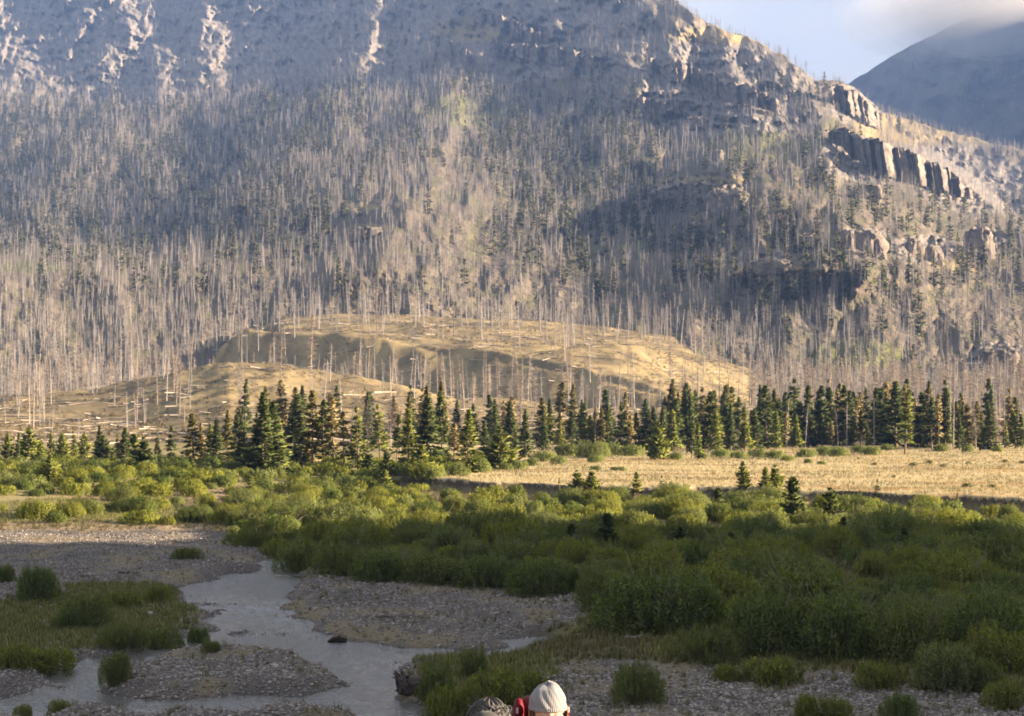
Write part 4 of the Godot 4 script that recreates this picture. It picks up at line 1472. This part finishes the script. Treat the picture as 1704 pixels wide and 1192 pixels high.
func build_ground_cover() -> void:
	rng.seed = 1111
	var xf := [[], []]
	var cols := [[], []]
	for i in 260000:
		var d := 58.0 + 95.0 * pow(rng.randf(), 1.7)
		var x := rng.randf_range(-0.29, 0.29) * d
		if mask(m_gravel, x, d) < 0.5 + rng.randf_range(-0.15, 0.15) or height(x, d) < -0.12 * rng.randf():
			continue
		if mask(m_green, x, d) > 0.4 and rng.randf() < 0.8:
			continue
		if n1.get_noise_2d(x * 0.15, d * 0.1) > 0.2 and rng.randf() < 0.4:
			continue
		if xf[0].size() + xf[1].size() > 85000:
			break
		var s := 0.05 + 0.13 * pow(rng.randf(), 3.0) + (0.25 * rng.randf() if rng.randf() < 0.006 else 0.0)
		var k := rng.randi() % 2
		xf[k].append(Transform3D(Basis(rv(), rng.randf() * TAU).scaled(Vector3(1, 0.7, 1) * s), Vector3(x, height(x, d) + s * 0.12, -d)))
		var b := rng.randf_range(0.1, 0.26) * (1.5 if rng.randf() < 0.06 else 1.0)
		cols[k].append(Color(b * 1.1, b * 0.99, b * rng.randf_range(0.84, 0.98)))
	var stone := mat(Color(1, 1, 1), 0.85, true)
	scatter("gravel", pebble(1), stone, xf[0], cols[0], "grey river stones covering the gravel bars", "gravel")
	scatter("gravel", pebble(2), stone, xf[1], cols[1], "flat grey pebbles strewn along the gravel bars", "gravel")
	# grass: green on the islets, dry on the flats and the meadow
	var g := [[], [], []]
	var gc := [[], [], []]
	for i in 170000:
		var d := 58.0 + 262.0 * (rng.randf() if i % 4 else rng.randf() * 0.22)
		var x := rng.randf_range(-0.29, 0.29) * d
		var u := 852.0 + x / d * F
		var h := height(x, d)
		if h < 0.12:
			continue
		if d < along(bank_line, u) - 2.0:
			var gr := mask(m_green, x, d)
			var gv := mask(m_gravel, x, d)
			if gr > 0.4 + rng.randf_range(-0.2, 0.2):
				var s := rng.randf_range(0.14, 0.4)
				g[0].append(Transform3D(Basis(Vector3.UP, rng.randf() * TAU).scaled(Vector3(s, s, s)), Vector3(x, h, -d)))
				gc[0].append(Color(0.19, 0.215, 0.07).lerp(Color(0.3, 0.28, 0.1), rng.randf()))
			elif gv < 0.5 or rng.randf() < 0.05:
				var s := rng.randf_range(0.15, 0.4)
				g[1].append(Transform3D(Basis(Vector3.UP, rng.randf() * TAU).scaled(Vector3(s, s, s)), Vector3(x, h, -d)))
				gc[1].append(Color(0.24, 0.2, 0.1).lerp(Color(0.14, 0.15, 0.05), rng.randf()))
		elif u > 640.0:
			var s := rng.randf_range(0.16, 0.36)
			var sage := n1.get_noise_2d(x * 0.05 + 60, d * 0.12) > 0.02 and rng.randf() < 0.5
			g[2].append(Transform3D(Basis(Vector3.UP, rng.randf() * TAU).scaled(Vector3(s * (1.6 if sage else 1.2), s, s)), Vector3(x, h - 0.02, -d)))
			gc[2].append(Color(0.3, 0.29, 0.16) * rng.randf_range(0.6, 1.1) if sage else Color(0.62, 0.52, 0.31).lerp(Color(0.46, 0.33, 0.17), sstep(0.05, 0.4, n1.get_noise_2d(x * 0.02 + 9, d * 0.09))) * rng.randf_range(0.8, 1.15))
	var scrub := []
	var sc := []
	var sticks := []
	var kc := []
	for i in 60000:
		var d := rng.randf_range(335, 800)
		var u := rng.randf_range(-40, 1744)
		var x := (u - 852.0) / F * d
		var h := height(x, d)
		var thick := n1.get_noise_2d(x * 0.05, d * 0.05) + (0.25 if d < 400.0 else 0.0)
		if thick < rng.randf_range(-0.3, 0.5):
			continue
		var s := rng.randf_range(0.3, 0.9)
		if rng.randf() < 0.13:
			sticks.append(Transform3D(Basis(Vector3.UP, rng.randfn() * 0.7) * Basis(Vector3.FORWARD, rng.randfn() * 0.08) * Basis().scaled(Vector3.ONE * rng.randf_range(1.5, 6.0)), Vector3(x, h + 0.12, -d)))
			kc.append(Color(0.32, 0.28, 0.235) * rng.randf_range(0.6, 1.2))
		else:
			scrub.append(Transform3D(Basis(Vector3.UP, rng.randf() * TAU).scaled(Vector3(s * 1.3, s, s * 1.3)), Vector3(x, h - 0.03, -d)))
			sc.append(Color(0.13, 0.11, 0.065).lerp(Color(0.34, 0.26, 0.13), rng.randf() * 0.8))
	var stick := Soup.new()
	stick.tube(Vector3(-0.5, 0, 0), Vector3(0.5, 0.02, 0.05), 0.03, 0.012, 5, Color.WHITE)
	stick.tube(Vector3(0.1, 0, 0), Vector3(0.3, 0.09, -0.06), 0.012, 0.0, 3, Color.WHITE)
	scatter("debris", soup_mesh(stick), mat(Color(1, 1, 1), 0.9, true), sticks, kc, "small fallen sticks and poles strewn over the foothills", "debris")
	scatter("undergrowth", tuft(5, 20, 0.9), mat(Color(1, 1, 1), 0.9, true), scrub, sc, "low dry scrub covering the foothills", "undergrowth")
	var blade := mat(Color(1, 1, 1), 0.8, true)
	blade.backlight_enabled = true
	blade.backlight = Color(0.5, 0.5, 0.3)
	scatter("grass", tuft(1, 16, 0.5), blade, g[0], gc[0], "green grass and herbs on the river islets", "grass")
	scatter("grass", tuft(2, 12, 0.6), blade, g[1], gc[1], "thin dry grass on the banks and under the willows", "grass")
	scatter("grass", tuft(3, 12, 0.7), blade, g[2], gc[2], "pale golden grass and low sage of the dry meadow", "grass")

func build_small_things() -> void:
	var leafm := mat(Color(1, 1, 1), 0.8, true)
	leafm.albedo_color = Color(1, 0.93, 0.95).linear_to_srgb()
	var proto := willow(340, 160, 16, 0.7, 0.11)
	var stemm := mat(Color(1, 1, 1), 0.9, true)
	rng.seed = 1212
	# sage bushes on the meadow: x, y, width
	var sage := [[1520, 776, 14, "darkest sage bush mid-meadow below the tall lone conifer"], [1546, 772, 14, "sage bush just right of the darkest one mid-meadow"], [1570, 778, 13, "rightmost of the three sage bushes mid-meadow"], [1456, 775, 11, "sage bush left of the three mid-meadow"], [1430, 765, 8, "tiny sage bush high on the meadow"], [1672, 770, 12, "sage bush near the right border of the meadow"], [1612, 773, 10, "flat sage clump between the three bushes and the border"], [1610, 812, 16, "sage bush near the bank, left of two"], [1652, 812, 14, "sage bush near the bank, right of two"], [1488, 796, 9, "small sage on the lower meadow below the lone conifer"], [1700, 772, 12, "flat sage clump at the right border"], [1290, 777, 8, "small sage at the meadow's upper left"], [1664, 780, 9, "small sage under the one near the border"]]
	for e in sage:
		var d := 168.0
		for i in 200:
			var q := at_depth(e[0], e[1], d)
			if height(q.x, d) >= q.y:
				break
			d += 1.0
		var p := at_depth(e[0], e[1], d)
		p.y = height(p.x, d) - 0.03
		var o := base("sagebrush", p, rng.randf() * TAU)
		var w: float = e[2] * d / F * 0.6
		o.scale = Vector3(w, w * 0.9, w)
		put(proto[0], stemm, "stem", o)
		put(proto[1], leafm, "foliage", o)
		tag(o, e[3], "shrub", "sage bushes on the meadow")
	# dark boulder at the meadow's far edge
	var d := 260.0
	for i in 150:
		var q := at_depth(1636, 750, d)
		if height(q.x, d) >= q.y:
			break
		d += 1.0
	var bp := at_depth(1636, 750, d)
	var dark := earth_material(Color(0.13, 0.12, 0.125), 0.8)
	var bo := put(rock_mesh(55, 0.8, 0.15, 14), dark, "boulder")
	bo.position = Vector3(bp.x, height(bp.x, d) + 0.2, -d)
	bo.scale = Vector3(0.55, 0.5, 0.45)
	tag(bo, "dark grey boulder at the meadow's far edge under the trees", "boulder")
	# upturned root wad in the river
	var rp := on_level(690, 1160, 0.1)
	var rw := base("root_wad", Vector3(rp.x, height(rp.x, -rp.z) - 0.05, rp.z), 0.3)
	rw.scale = Vector3.ONE * 0.95
	var woodm := mat(Color(0.075, 0.062, 0.052), 0.9)
	rng.seed = 1313
	var stump := Soup.new()
	for i in 6:
		stump.tube(Vector3(0.55 - i * 0.2, 0.36 - i * 0.02, -0.1), Vector3(0.35 - i * 0.2, 0.34 - i * 0.02, -0.1), 0.2 + i * 0.028, 0.228 + i * 0.028, 10, Color.WHITE)
	put(soup_mesh(stump), woodm, "stump", rw)
	put(rock_mesh(71, 0.75, 0.25, 16), woodm, "soil_clod", rw).transform = Transform3D(Basis().scaled(Vector3(0.5, 0.36, 0.42)), Vector3(-0.1, 0.12, -0.1))
	for i in 34:
		var s := Soup.new()
		var a := TAU * i / 34.0 + rng.randf() * 0.4
		var p := Vector3(-0.5 + rng.randf_range(-0.15, 0.25), 0.32 + 0.2 * sin(a), -0.1 + 0.2 * cos(a))
		var dir := Vector3(rng.randf_range(-0.5, 0.3), sin(a), cos(a) * 1.1).normalized()
		var r := 0.055
		for j in 4:
			var q := p + dir * 0.1
			q.y = maxf(q.y, 0.02)
			s.tube(p, q, r, r * 0.72, 5, Color.WHITE)
			p = q
			r *= 0.72
			dir = (dir + rv() * 0.55).normalized()
		put(soup_mesh(s), woodm, "root", rw)
	tag(rw, "dark upturned root wad lying at the water's edge below the willows", "root wad")
	# driftwood on the bars
	var pale := mat(Color(0.36, 0.32, 0.28), 0.9)
	var brown := mat(Color(0.12, 0.1, 0.085), 0.9)
	for e in [[1060, 1078, 46, 0.25, pale, "grey forked driftwood branch on the dry grass right of the pool"], [665, 1030, 76, 0.02, brown, "long dark driftwood pole on the gravel bar"], [470, 950, 26, 0.0, pale, "white driftwood log at the river's upper bend"], [565, 972, 34, 0.1, brown, "dark driftwood at the gravel bar's upper end"], [1245, 1150, 26, 0.2, pale, "pale stick on the near gravel flat"], [215, 955, 40, -0.2, brown, "dark stick on the far gravel bar"], [508, 951, 40, 0.0, brown, "dark waterlogged pole across the narrow stream"], [595, 1003, 18, 0.1, pale, "short white driftwood piece on the gravel bar"]]:
		var p := on_level(e[0], e[1], 0.4)
		var len: float = e[2] * -p.z / F
		var s := Soup.new()
		for i in 6:
			s.tube(Vector3(-0.5 + i / 6.0, 0.02 * sin(i * 1.7), 0.02 * cos(i * 2.1)), Vector3(-0.5 + (i + 1) / 6.0, 0.02 * sin((i + 1) * 1.7), 0.02 * cos((i + 1) * 2.1)), 0.05 - i * 0.006, 0.044 - i * 0.006, 7, Color.WHITE)
		s.tube(Vector3(-0.1, 0, 0), Vector3(0.15, 0.1, 0.14), 0.03, 0.008, 5, Color.WHITE)
		s.tube(Vector3(0.1, 0, 0), Vector3(0.3, 0.07, -0.12), 0.024, 0.006, 5, Color.WHITE)
		var o := put(soup_mesh(s), e[4], "driftwood")
		o.position = Vector3(p.x, maxf(height(p.x, -p.z), 0.0) + 0.06, p.z)
		o.rotation.y = e[3]
		o.scale = Vector3(len, minf(len, 1.6), minf(len, 1.6))
		tag(o, e[5], "driftwood", "driftwood on the river bars")
	# rusty tussock in the stream
	var tp := on_level(562, 1066, 0.05)
	var tu := base("tussock", Vector3(tp.x, -0.1, tp.z))
	tu.scale = Vector3(0.42, 0.5, 0.42)
	var rust := mat(Color(0.2, 0.11, 0.05), 0.9, true)
	put(tuft(77, 260, 0.9), rust, "foliage", tu)
	put(rock_mesh(66, 0.5, 0.0, 10), earth_material(Color(0.09, 0.07, 0.05), 0.8), "clod", tu)
	tag(tu, "small rusty grass tussock standing in the stream by the gravel bar", "tussock")

# ---------------------------------------------------------------- hikers
class Field:
	var bones := []          # a, b, radius a, radius b, blend, colour
	func add(a: Vector3, b: Vector3, ra: float, rb: float, col: Color) -> void:
		bones.append([a, b, ra, rb, col])
	func dist(p: Vector3, k: float) -> float:
		var d := 10.0
		for q in bones:
			var ab: Vector3 = q[1] - q[0]
			var l := ab.length_squared()
			var t := clampf((p - q[0]).dot(ab) / l, 0.0, 1.0) if l > 1e-9 else 0.0
			var e: float = p.distance_to(q[0] + ab * t) - lerpf(q[2], q[3], t)
			var h := maxf(k - absf(d - e), 0.0) / k
			d = minf(d, e) - h * h * k * 0.25
		return d
	func colour(p: Vector3) -> Color:
		var best := 1e9
		var c := Color.WHITE
		for q in bones:
			var ab: Vector3 = q[1] - q[0]
			var l := ab.length_squared()
			var t := clampf((p - q[0]).dot(ab) / l, 0.0, 1.0) if l > 1e-9 else 0.0
			var e: float = p.distance_to(q[0] + ab * t) - lerpf(q[2], q[3], t)
			if e < best:
				best = e
				c = q[4]
		return c

func surface_nets(f: Field, lo: Vector3, hi: Vector3, cell: float, k: float, s: Soup) -> void:
	var nx := int((hi.x - lo.x) / cell) + 2
	var ny := int((hi.y - lo.y) / cell) + 2
	var nz := int((hi.z - lo.z) / cell) + 2
	var v := PackedFloat32Array()
	v.resize(nx * ny * nz)
	for z in nz:
		for y in ny:
			for x in nx:
				v[(z * ny + y) * nx + x] = f.dist(lo + Vector3(x, y, z) * cell, k)
	var at := {}
	var offs := [0, 1, nx, nx + 1, nx * ny, nx * ny + 1, nx * ny + nx, nx * ny + nx + 1]
	var corner := [Vector3(0, 0, 0), Vector3(1, 0, 0), Vector3(0, 1, 0), Vector3(1, 1, 0), Vector3(0, 0, 1), Vector3(1, 0, 1), Vector3(0, 1, 1), Vector3(1, 1, 1)]
	var edges := [[0, 1], [2, 3], [4, 5], [6, 7], [0, 2], [1, 3], [4, 6], [5, 7], [0, 4], [1, 5], [2, 6], [3, 7]]
	for z in nz - 1:
		for y in ny - 1:
			for x in nx - 1:
				var b := (z * ny + y) * nx + x
				var n := 0
				for o in offs:
					if v[b + o] < 0.0:
						n += 1
				if n == 0 or n == 8:
					continue
				var sum := Vector3.ZERO
				var m := 0
				for e in edges:
					var d0 := v[b + offs[e[0]]]
					var d1 := v[b + offs[e[1]]]
					if (d0 < 0.0) != (d1 < 0.0):
						sum += corner[e[0]].lerp(corner[e[1]], d0 / (d0 - d1))
						m += 1
				at[b] = lo + (Vector3(x, y, z) + sum / m) * cell
	var nor := {}
	for b in at:
		var p: Vector3 = at[b]
		var e := cell * 0.7
		var d := f.dist(p, k)
		nor[b] = Vector3(f.dist(p + Vector3(e, 0, 0), k) - d, f.dist(p + Vector3(0, e, 0), k) - d, f.dist(p + Vector3(0, 0, e), k) - d).normalized()
	for z in range(1, nz - 1):
		for y in range(1, ny - 1):
			for x in range(1, nx - 1):
				var b := (z * ny + y) * nx + x
				for ax in 3:
					var step: int = [1, nx, nx * ny][ax]
					var d0 := v[b]
					var d1 := v[b + step]
					if (d0 < 0.0) == (d1 < 0.0):
						continue
					var u: int = [nx, nx * ny, 1][ax]
					var w: int = [nx * ny, 1, nx][ax]
					var q := [b - u - w, b - w, b, b - u]
					if not (at.has(q[0]) and at.has(q[1]) and at.has(q[2]) and at.has(q[3])):
						continue
					var o := [0, 2, 1, 0, 3, 2] if d0 < 0.0 else [0, 1, 2, 0, 2, 3]
					for i in o:
						s.p.append(at[q[i]])
						s.n.append(nor[q[i]])
						s.c.append(f.colour(at[q[i]]))

func person_mesh(jacket: Color, trousers: Color, hair: Color) -> ArrayMesh:
	# stands with the feet at the origin, faces +z, 1.72 m tall, mid-stride
	var skin := Color(0.5, 0.3, 0.21)
	var boot := Color(0.09, 0.06, 0.04)
	var f := Field.new()
	f.add(Vector3(0, 0.98, 0), Vector3(0, 1.18, 0.01), 0.135, 0.14, jacket)
	f.add(Vector3(0, 1.18, 0.01), Vector3(0, 1.34, 0), 0.145, 0.15, jacket)
	f.add(Vector3(-0.13, 1.38, 0), Vector3(0.13, 1.38, 0), 0.075, 0.075, jacket)
	f.add(Vector3(0, 1.4, 0), Vector3(0, 1.5, 0.02), 0.06, 0.055, skin)
	f.add(Vector3(-0.07, 0.93, 0), Vector3(0.07, 0.93, 0), 0.125, 0.125, trousers)
	for sd: float in [-1.0, 1.0]:
		var knee := Vector3(sd * 0.1, 0.5, 0.1 * sd + 0.04)
		var ankle := Vector3(sd * 0.1, 0.1, 0.14 * sd - 0.04)
		f.add(Vector3(sd * 0.095, 0.9, 0), knee, 0.092, 0.062, trousers)
		f.add(knee, ankle, 0.062, 0.045, trousers)
		f.add(ankle + Vector3(0, -0.03, -0.03), ankle + Vector3(0, -0.055, 0.15), 0.046, 0.04, boot)
		var elbow := Vector3(sd * 0.26, 1.12, -0.03 * sd)
		var wrist := Vector3(sd * 0.2, 1.0, 0.2 - 0.02 * sd)
		f.add(Vector3(sd * 0.19, 1.37, 0), elbow, 0.06, 0.046, jacket)
		f.add(elbow, wrist, 0.046, 0.034, jacket)
	var s := Soup.new()
	surface_nets(f, Vector3(-0.4, -0.02, -0.3), Vector3(0.4, 1.53, 0.42), 0.024, 0.05, s)
	for sd: float in [-1.0, 1.0]:                                   # hands hooked on the shoulder straps' lower ends
		var g := Field.new()
		var w := Vector3(sd * 0.2, 1.0, 0.2 - 0.02 * sd)
		var dir := Vector3(-sd * 0.35, 0.35, 0.8).normalized()
		var across := dir.cross(Vector3.UP).normalized()
		g.add(w, w + dir * 0.09, 0.026, 0.034, skin)
		g.add(w + dir * 0.05, w + dir * 0.09, 0.034, 0.036, skin)
		for k in 4:
			var r := w + dir * 0.085 + across * (0.021 * (k - 1.5))
			var m := r + dir * (0.042 - 0.004 * absf(k - 1.3))
			g.add(r, m, 0.0095, 0.009, skin)
			g.add(m, m + dir * 0.012 + Vector3(0, -0.03, 0), 0.009, 0.008, skin)
			g.add(m + dir * 0.012 + Vector3(0, -0.03, 0), m - dir * 0.008 + Vector3(0, -0.045, 0), 0.008, 0.007, skin)
		var tb := w + dir * 0.035 + across * 0.03 * -sd
		g.add(tb, tb + dir * 0.03 + across * 0.025 * -sd, 0.013, 0.011, skin)
		g.add(tb + dir * 0.03 + across * 0.025 * -sd, tb + dir * 0.06 + across * 0.022 * -sd, 0.011, 0.009, skin)
		surface_nets(g, w + Vector3(-0.13, -0.12, -0.06), w + Vector3(0.13, 0.15, 0.2), 0.0055, 0.008, s)
	# the head: skull, jaw, brow, nose, lips, ears, eye sockets filled by eyes
	var h := Field.new()
	h.add(Vector3(0, 1.625, -0.012), Vector3(0, 1.64, 0.012), 0.09, 0.086, skin)
	h.add(Vector3(0, 1.56, 0.04), Vector3(0, 1.53, 0.055), 0.06, 0.04, skin)
	h.add(Vector3(-0.035, 1.57, 0.035), Vector3(0.035, 1.57, 0.035), 0.045, 0.045, skin)
	h.add(Vector3(-0.034, 1.636, 0.082), Vector3(0.034, 1.636, 0.082), 0.016, 0.016, skin)
	h.add(Vector3(0, 1.625, 0.094), Vector3(0, 1.588, 0.112), 0.011, 0.015, skin)
	h.add(Vector3(-0.02, 1.558, 0.092), Vector3(0.02, 1.558, 0.092), 0.009, 0.009, Color(0.42, 0.18, 0.15))
	for sd: float in [-1.0, 1.0]:
		h.add(Vector3(sd * 0.088, 1.625, -0.012), Vector3(sd * 0.092, 1.585, -0.008), 0.016, 0.011, skin)
		h.add(Vector3(sd * 0.032, 1.613, 0.083), Vector3(sd * 0.032, 1.6131, 0.083), 0.0115, 0.0115, Color(0.3, 0.27, 0.25))
		h.add(Vector3(sd * 0.055, 1.59, 0.05), Vector3(sd * 0.05, 1.56, 0.05), 0.03, 0.026, skin)
	h.add(Vector3(0, 1.45, 0.0), Vector3(0, 1.55, 0.0), 0.056, 0.058, skin)
	surface_nets(h, Vector3(-0.125, 1.47, -0.13), Vector3(0.125, 1.75, 0.15), 0.0062, 0.014, s)
	return soup_mesh(s)

func lathe(profile: Array, segs: int, shape: Callable, col: Callable) -> ArrayMesh:
	var pos := PackedVector3Array()
	var cols := PackedColorArray()
	for p in profile:
		for i in segs + 1:
			var t := TAU * (i % segs) / segs
			pos.append(shape.call(p[0], p[1], t))
			cols.append(col.call(p[1], t))
	return grid_mesh(pos, cols, segs + 1, profile.size(), true)

func build_hikers() -> void:
	var cloth := mat(Color(1, 1, 1), 0.9, true)
	cloth.rim_enabled = true
	cloth.rim = 0.05
	# ---- hiker in the pale knitted cap
	var d := 10.0
	var top := at_depth(912, 1137, d)
	var foot := height(top.x, d)
	var tall := top.y - foot
	var a := base("person", Vector3(top.x, foot, -d), 0.12)
	a.scale = Vector3.ONE * (tall / 1.775)
	put(person_mesh(Color(0.05, 0.12, 0.2), Color(0.13, 0.11, 0.09), Color(0.1, 0.06, 0.035)), cloth, "body", a)
	var knit := mat(Color(1, 1, 1), 0.95, true)
	knit.rim_enabled = true
	knit.rim = 0.08
	var prof := []
	for i in 40:
		var t := i / 39.0
		prof.append([0.107 * pow(1.0 - pow(t, 2.6), 0.5) * (1.0 - 0.06 * t), 1.64 + 0.135 * t])
	var cap := lathe(prof, 240, func(r, y, t):
			var rib: float = 1.0 + 0.006 * cos(t * 60.0) * (1.0 if r > 0.03 else 0.4)
			var gather: float = 1.0 + 0.05 * cos(t * 5.0 + 0.6) * smoothstep(1.72, 1.772, y)
			var dent: float = 0.006 * n2.get_noise_2d(cos(t) * 2.0 + y * 14.0, sin(t) * 2.0)
			return Vector3(cos(t) * (r * rib * gather + dent) * 0.94, y - 0.012 * cos(t * 1.0 - 2.2) * smoothstep(1.74, 1.775, y), sin(t) * (r * rib * gather + dent) * 1.05 - 0.004),
		func(y, t): return Color(0.225, 0.222, 0.23) * (0.94 + 0.06 * cos(t * 60.0)))
	put(cap, knit, "knitted_cap", a)
	var cuff := lathe([[0.1, 1.637], [0.106, 1.634], [0.1085, 1.638], [0.1085, 1.652], [0.106, 1.656]], 240, func(r, y, t): return Vector3(cos(t) * r * (0.94 + 0.01 * cos(t * 60.0)), y, sin(t) * r * (1.05 + 0.01 * cos(t * 60.0)) - 0.004), func(y, t): return Color(0.225, 0.222, 0.23))
	put(cuff, knit, "cap_cuff", a)
	put(hair_mesh(Color(0.11, 0.065, 0.035)), cloth, "hair", a)
	tag(a, "hiker in a pale grey knitted cap facing the camera, right of two", "person", "hikers climbing towards the camera")
	pack("backpack", Vector3(top.x - 0.01, foot, -d), 0.12, tall / 1.775, Color(0.07, 0.004, 0.008), 1.62, 0.17, 0.165, 0.0, "red backpack on the hiker in the pale knitted cap")
	# ---- hiker in the dark cap
	var d2 := 9.7
	var top2 := at_depth(809, 1183, d2)
	var foot2 := height(top2.x, d2)
	var tall2 := top2.y - foot2
	var b := base("person", Vector3(top2.x, foot2, -d2), -0.05)
	b.scale = Vector3.ONE * (tall2 / 1.76)
	put(person_mesh(Color(0.1, 0.1, 0.11), Color(0.07, 0.075, 0.08), Color(0.06, 0.045, 0.03)), cloth, "body", b)
	var prof2 := []
	for i in 24:
		var t := i / 23.0
		prof2.append([0.104 * pow(1.0 - pow(t, 2.3), 0.5), 1.64 + 0.12 * t])
	put(lathe(prof2, 64, func(r, y, t): return Vector3(cos(t) * r * 0.95, y, sin(t) * r * 1.06), func(y, t): return Color(0.05, 0.048, 0.05)), knit, "cap", b)
	var brim := lathe([[0.09, 1.655], [0.104, 1.652], [0.104, 1.646], [0.09, 1.645]], 48, func(r, y, t): return Vector3(cos(t) * r * 0.95, y - 0.03 * smoothstep(0.2, 1.0, sin(t)), sin(t) * r * 1.06 + 0.075 * smoothstep(0.2, 1.0, sin(t))), func(y, t): return Color(0.045, 0.043, 0.045))
	put(brim, knit, "brim", b)
	tag(b, "hiker in a dark cap, mostly below the frame, left of two", "person", "hikers climbing towards the camera")
	pack("backpack", Vector3(top2.x - 0.0, foot2, -d2), -0.05, tall2 / 1.76, Color(0.06, 0.057, 0.057), 1.0, 0.165, 0.17, 1.0, "dark grey backpack with a creased lid on the left hiker")

func hair_mesh(col: Color) -> ArrayMesh:
	var s := Soup.new()
	rng.seed = 1414
	for i in 420:
		var t := rng.randf_range(-0.35, PI + 0.35) + PI
		var p := Vector3(cos(t) * 0.1, 1.632, sin(t) * 0.104 - 0.004)
		if rng.randf() < 0.22:
			p = Vector3((-1 if rng.randf() < 0.5 else 1) * 0.094, 1.632, rng.randf_range(0.02, 0.07))
		var out := Vector3(p.x, 0, p.z).normalized()
		var len := rng.randf_range(0.03, 0.13)
		var q := p + Vector3(rng.randfn() * 0.006, -len, rng.randfn() * 0.006) - out * 0.008
		s.tube(p, q, 0.003, 0.0012, 3, col * rng.randf_range(0.7, 1.3))
	return soup_mesh(s)

func pack(called: String, at: Vector3, turn: float, sc: float, col: Color, _unused: float, half: float, deep: float, lid: float, label: String) -> void:
	var o := base(called, at, turn)
	o.scale = Vector3.ONE * sc
	var m := mat(Color(1, 1, 1), 0.6, true)
	var back := -0.13
	# bag: a rounded column behind the shoulders
	var top := 1.5 if lid > 0.5 else 1.56
	var bag := lathe([[0.02, 0.86], [0.75, 0.87], [0.95, 0.92], [1.0, 1.05], [1.02, 1.25], [0.98, 1.42], [0.9, top - 0.03], [0.6, top], [0.02, top + 0.005]], 48, func(r, y, t):
			var cx: float = signf(cos(t)) * pow(absf(cos(t)), 0.65)
			var cz: float = signf(sin(t)) * pow(absf(sin(t)), 0.65)
			var w: float = 1.0 + 0.05 * n2.get_noise_2d(t * 1.5, y * 9.0)
			return Vector3(cx * r * 0.15 * w, y, back - deep * 0.75 + cz * r * deep * 0.72 * w), func(y, t): return col)
	put(bag, m, "bag", o)
	if lid > 0.5:                                            # tall puckered lid rising over the head
		var pr := []
		for i in 26:
			var t := i / 25.0
			pr.append([pow(1.0 - pow(t, 2.4), 0.5), 1.5 + 0.292 * t])
		var dome := lathe(pr, 160, func(r, y, t):
				var g: float = 1.0 + 0.035 * n2.get_noise_2d(cos(t) * 3.0 + y * 7.0, sin(t) * 3.0) + 0.03 * n2.get_noise_2d(t * 5.0, y * 26.0)
				var crease: float = 0.016 * exp(-pow((y - 1.735 - 0.02 * cos(t * 3.0)) / 0.006, 2.0))
				return Vector3(cos(t) * (r * half * g - crease), y + 0.012 * n2.get_noise_2d(t * 3.0, y * 20.0), back - deep * 0.75 + sin(t) * (r * deep * 0.72 * g - crease)), func(y, t): return col * (1.0 + 0.15 * n2.get_noise_2d(t * 9.0, y * 60.0)))
		put(dome, m, "lid", o)
		for k in 2:
			var s := Soup.new()
			var prev := Vector3.ZERO
			for i in 14:
				var t := lerpf(0.15, PI - 0.15, i / 13.0)
				var q := Vector3(cos(t) * half * 0.8, 1.72 + 0.035 * sin(t * 3.0 + k * 2.0), back - deep * 0.75 + sin(t) * deep * (0.66 - 0.1 * k))
				if i:
					s.tube(prev, q, 0.004, 0.004, 5, Color(0.03, 0.028, 0.03))
				prev = q
			put(soup_mesh(s), m, "drawcord", o)
	else:                                                    # red lid and two side pouches standing out beside the head
		var pr := []
		for i in 20:
			var t := i / 19.0
			pr.append([pow(1.0 - pow(t, 2.6), 0.5), 1.55 + 0.125 * t])
		var dome := lathe(pr, 96, func(r, y, t):
				var g: float = 1.0 + 0.06 * n2.get_noise_2d(cos(t) * 3.0 + y * 9.0, sin(t) * 3.0)
				return Vector3(-0.03 + cos(t) * r * 0.12 * g, y, back - 0.11 + sin(t) * r * 0.1 * g), func(y, t): return col)
		put(dome, m, "lid", o)
		for sd: float in [-1.0, 1.0]:
			var pouch := lathe([[0.01, 1.5], [0.8, 1.51], [1.0, 1.56], [0.95, 1.62 if sd < 0 else 1.6], [0.6, 1.66 if sd < 0 else 1.63], [0.01, 1.67 if sd < 0 else 1.64]], 32, func(r, y, t): return Vector3(sd * 0.125 + cos(t) * r * (0.032 if sd < 0 else 0.026), y, back - 0.05 + sin(t) * r * 0.05), func(y, t): return col * 1.6)
			put(pouch, m, "pouch", o)
			var bk := BoxMesh.new()
			bk.size = Vector3(0.012, 0.03, 0.008)
			var buckle := put(bk, mat(Color(0.6, 0.45, 0.4), 0.5), "buckle", o)
			buckle.position = Vector3(sd * 0.14, 1.61, back + 0.005)
	for sd: float in [-1.0, 1.0]:                                   # straps over the shoulders
		var s := Soup.new()
		var pts := [Vector3(sd * 0.09, 1.38, back - 0.02), Vector3(sd * 0.1, 1.455, -0.05), Vector3(sd * 0.11, 1.462, 0.02), Vector3(sd * 0.115, 1.42, 0.1), Vector3(sd * 0.12, 1.3, 0.155), Vector3(sd * 0.14, 1.12, 0.14), Vector3(sd * 0.15, 0.98, 0.03), Vector3(sd * 0.12, 0.94, back - 0.02)]
		for i in pts.size() - 1:
			s.tube(pts[i], pts[i + 1], 0.02, 0.02, 7, col * 0.5)
		put(soup_mesh(s), m, "strap", o)
	tag(o, label, "backpack", "backpacks on the hikers")
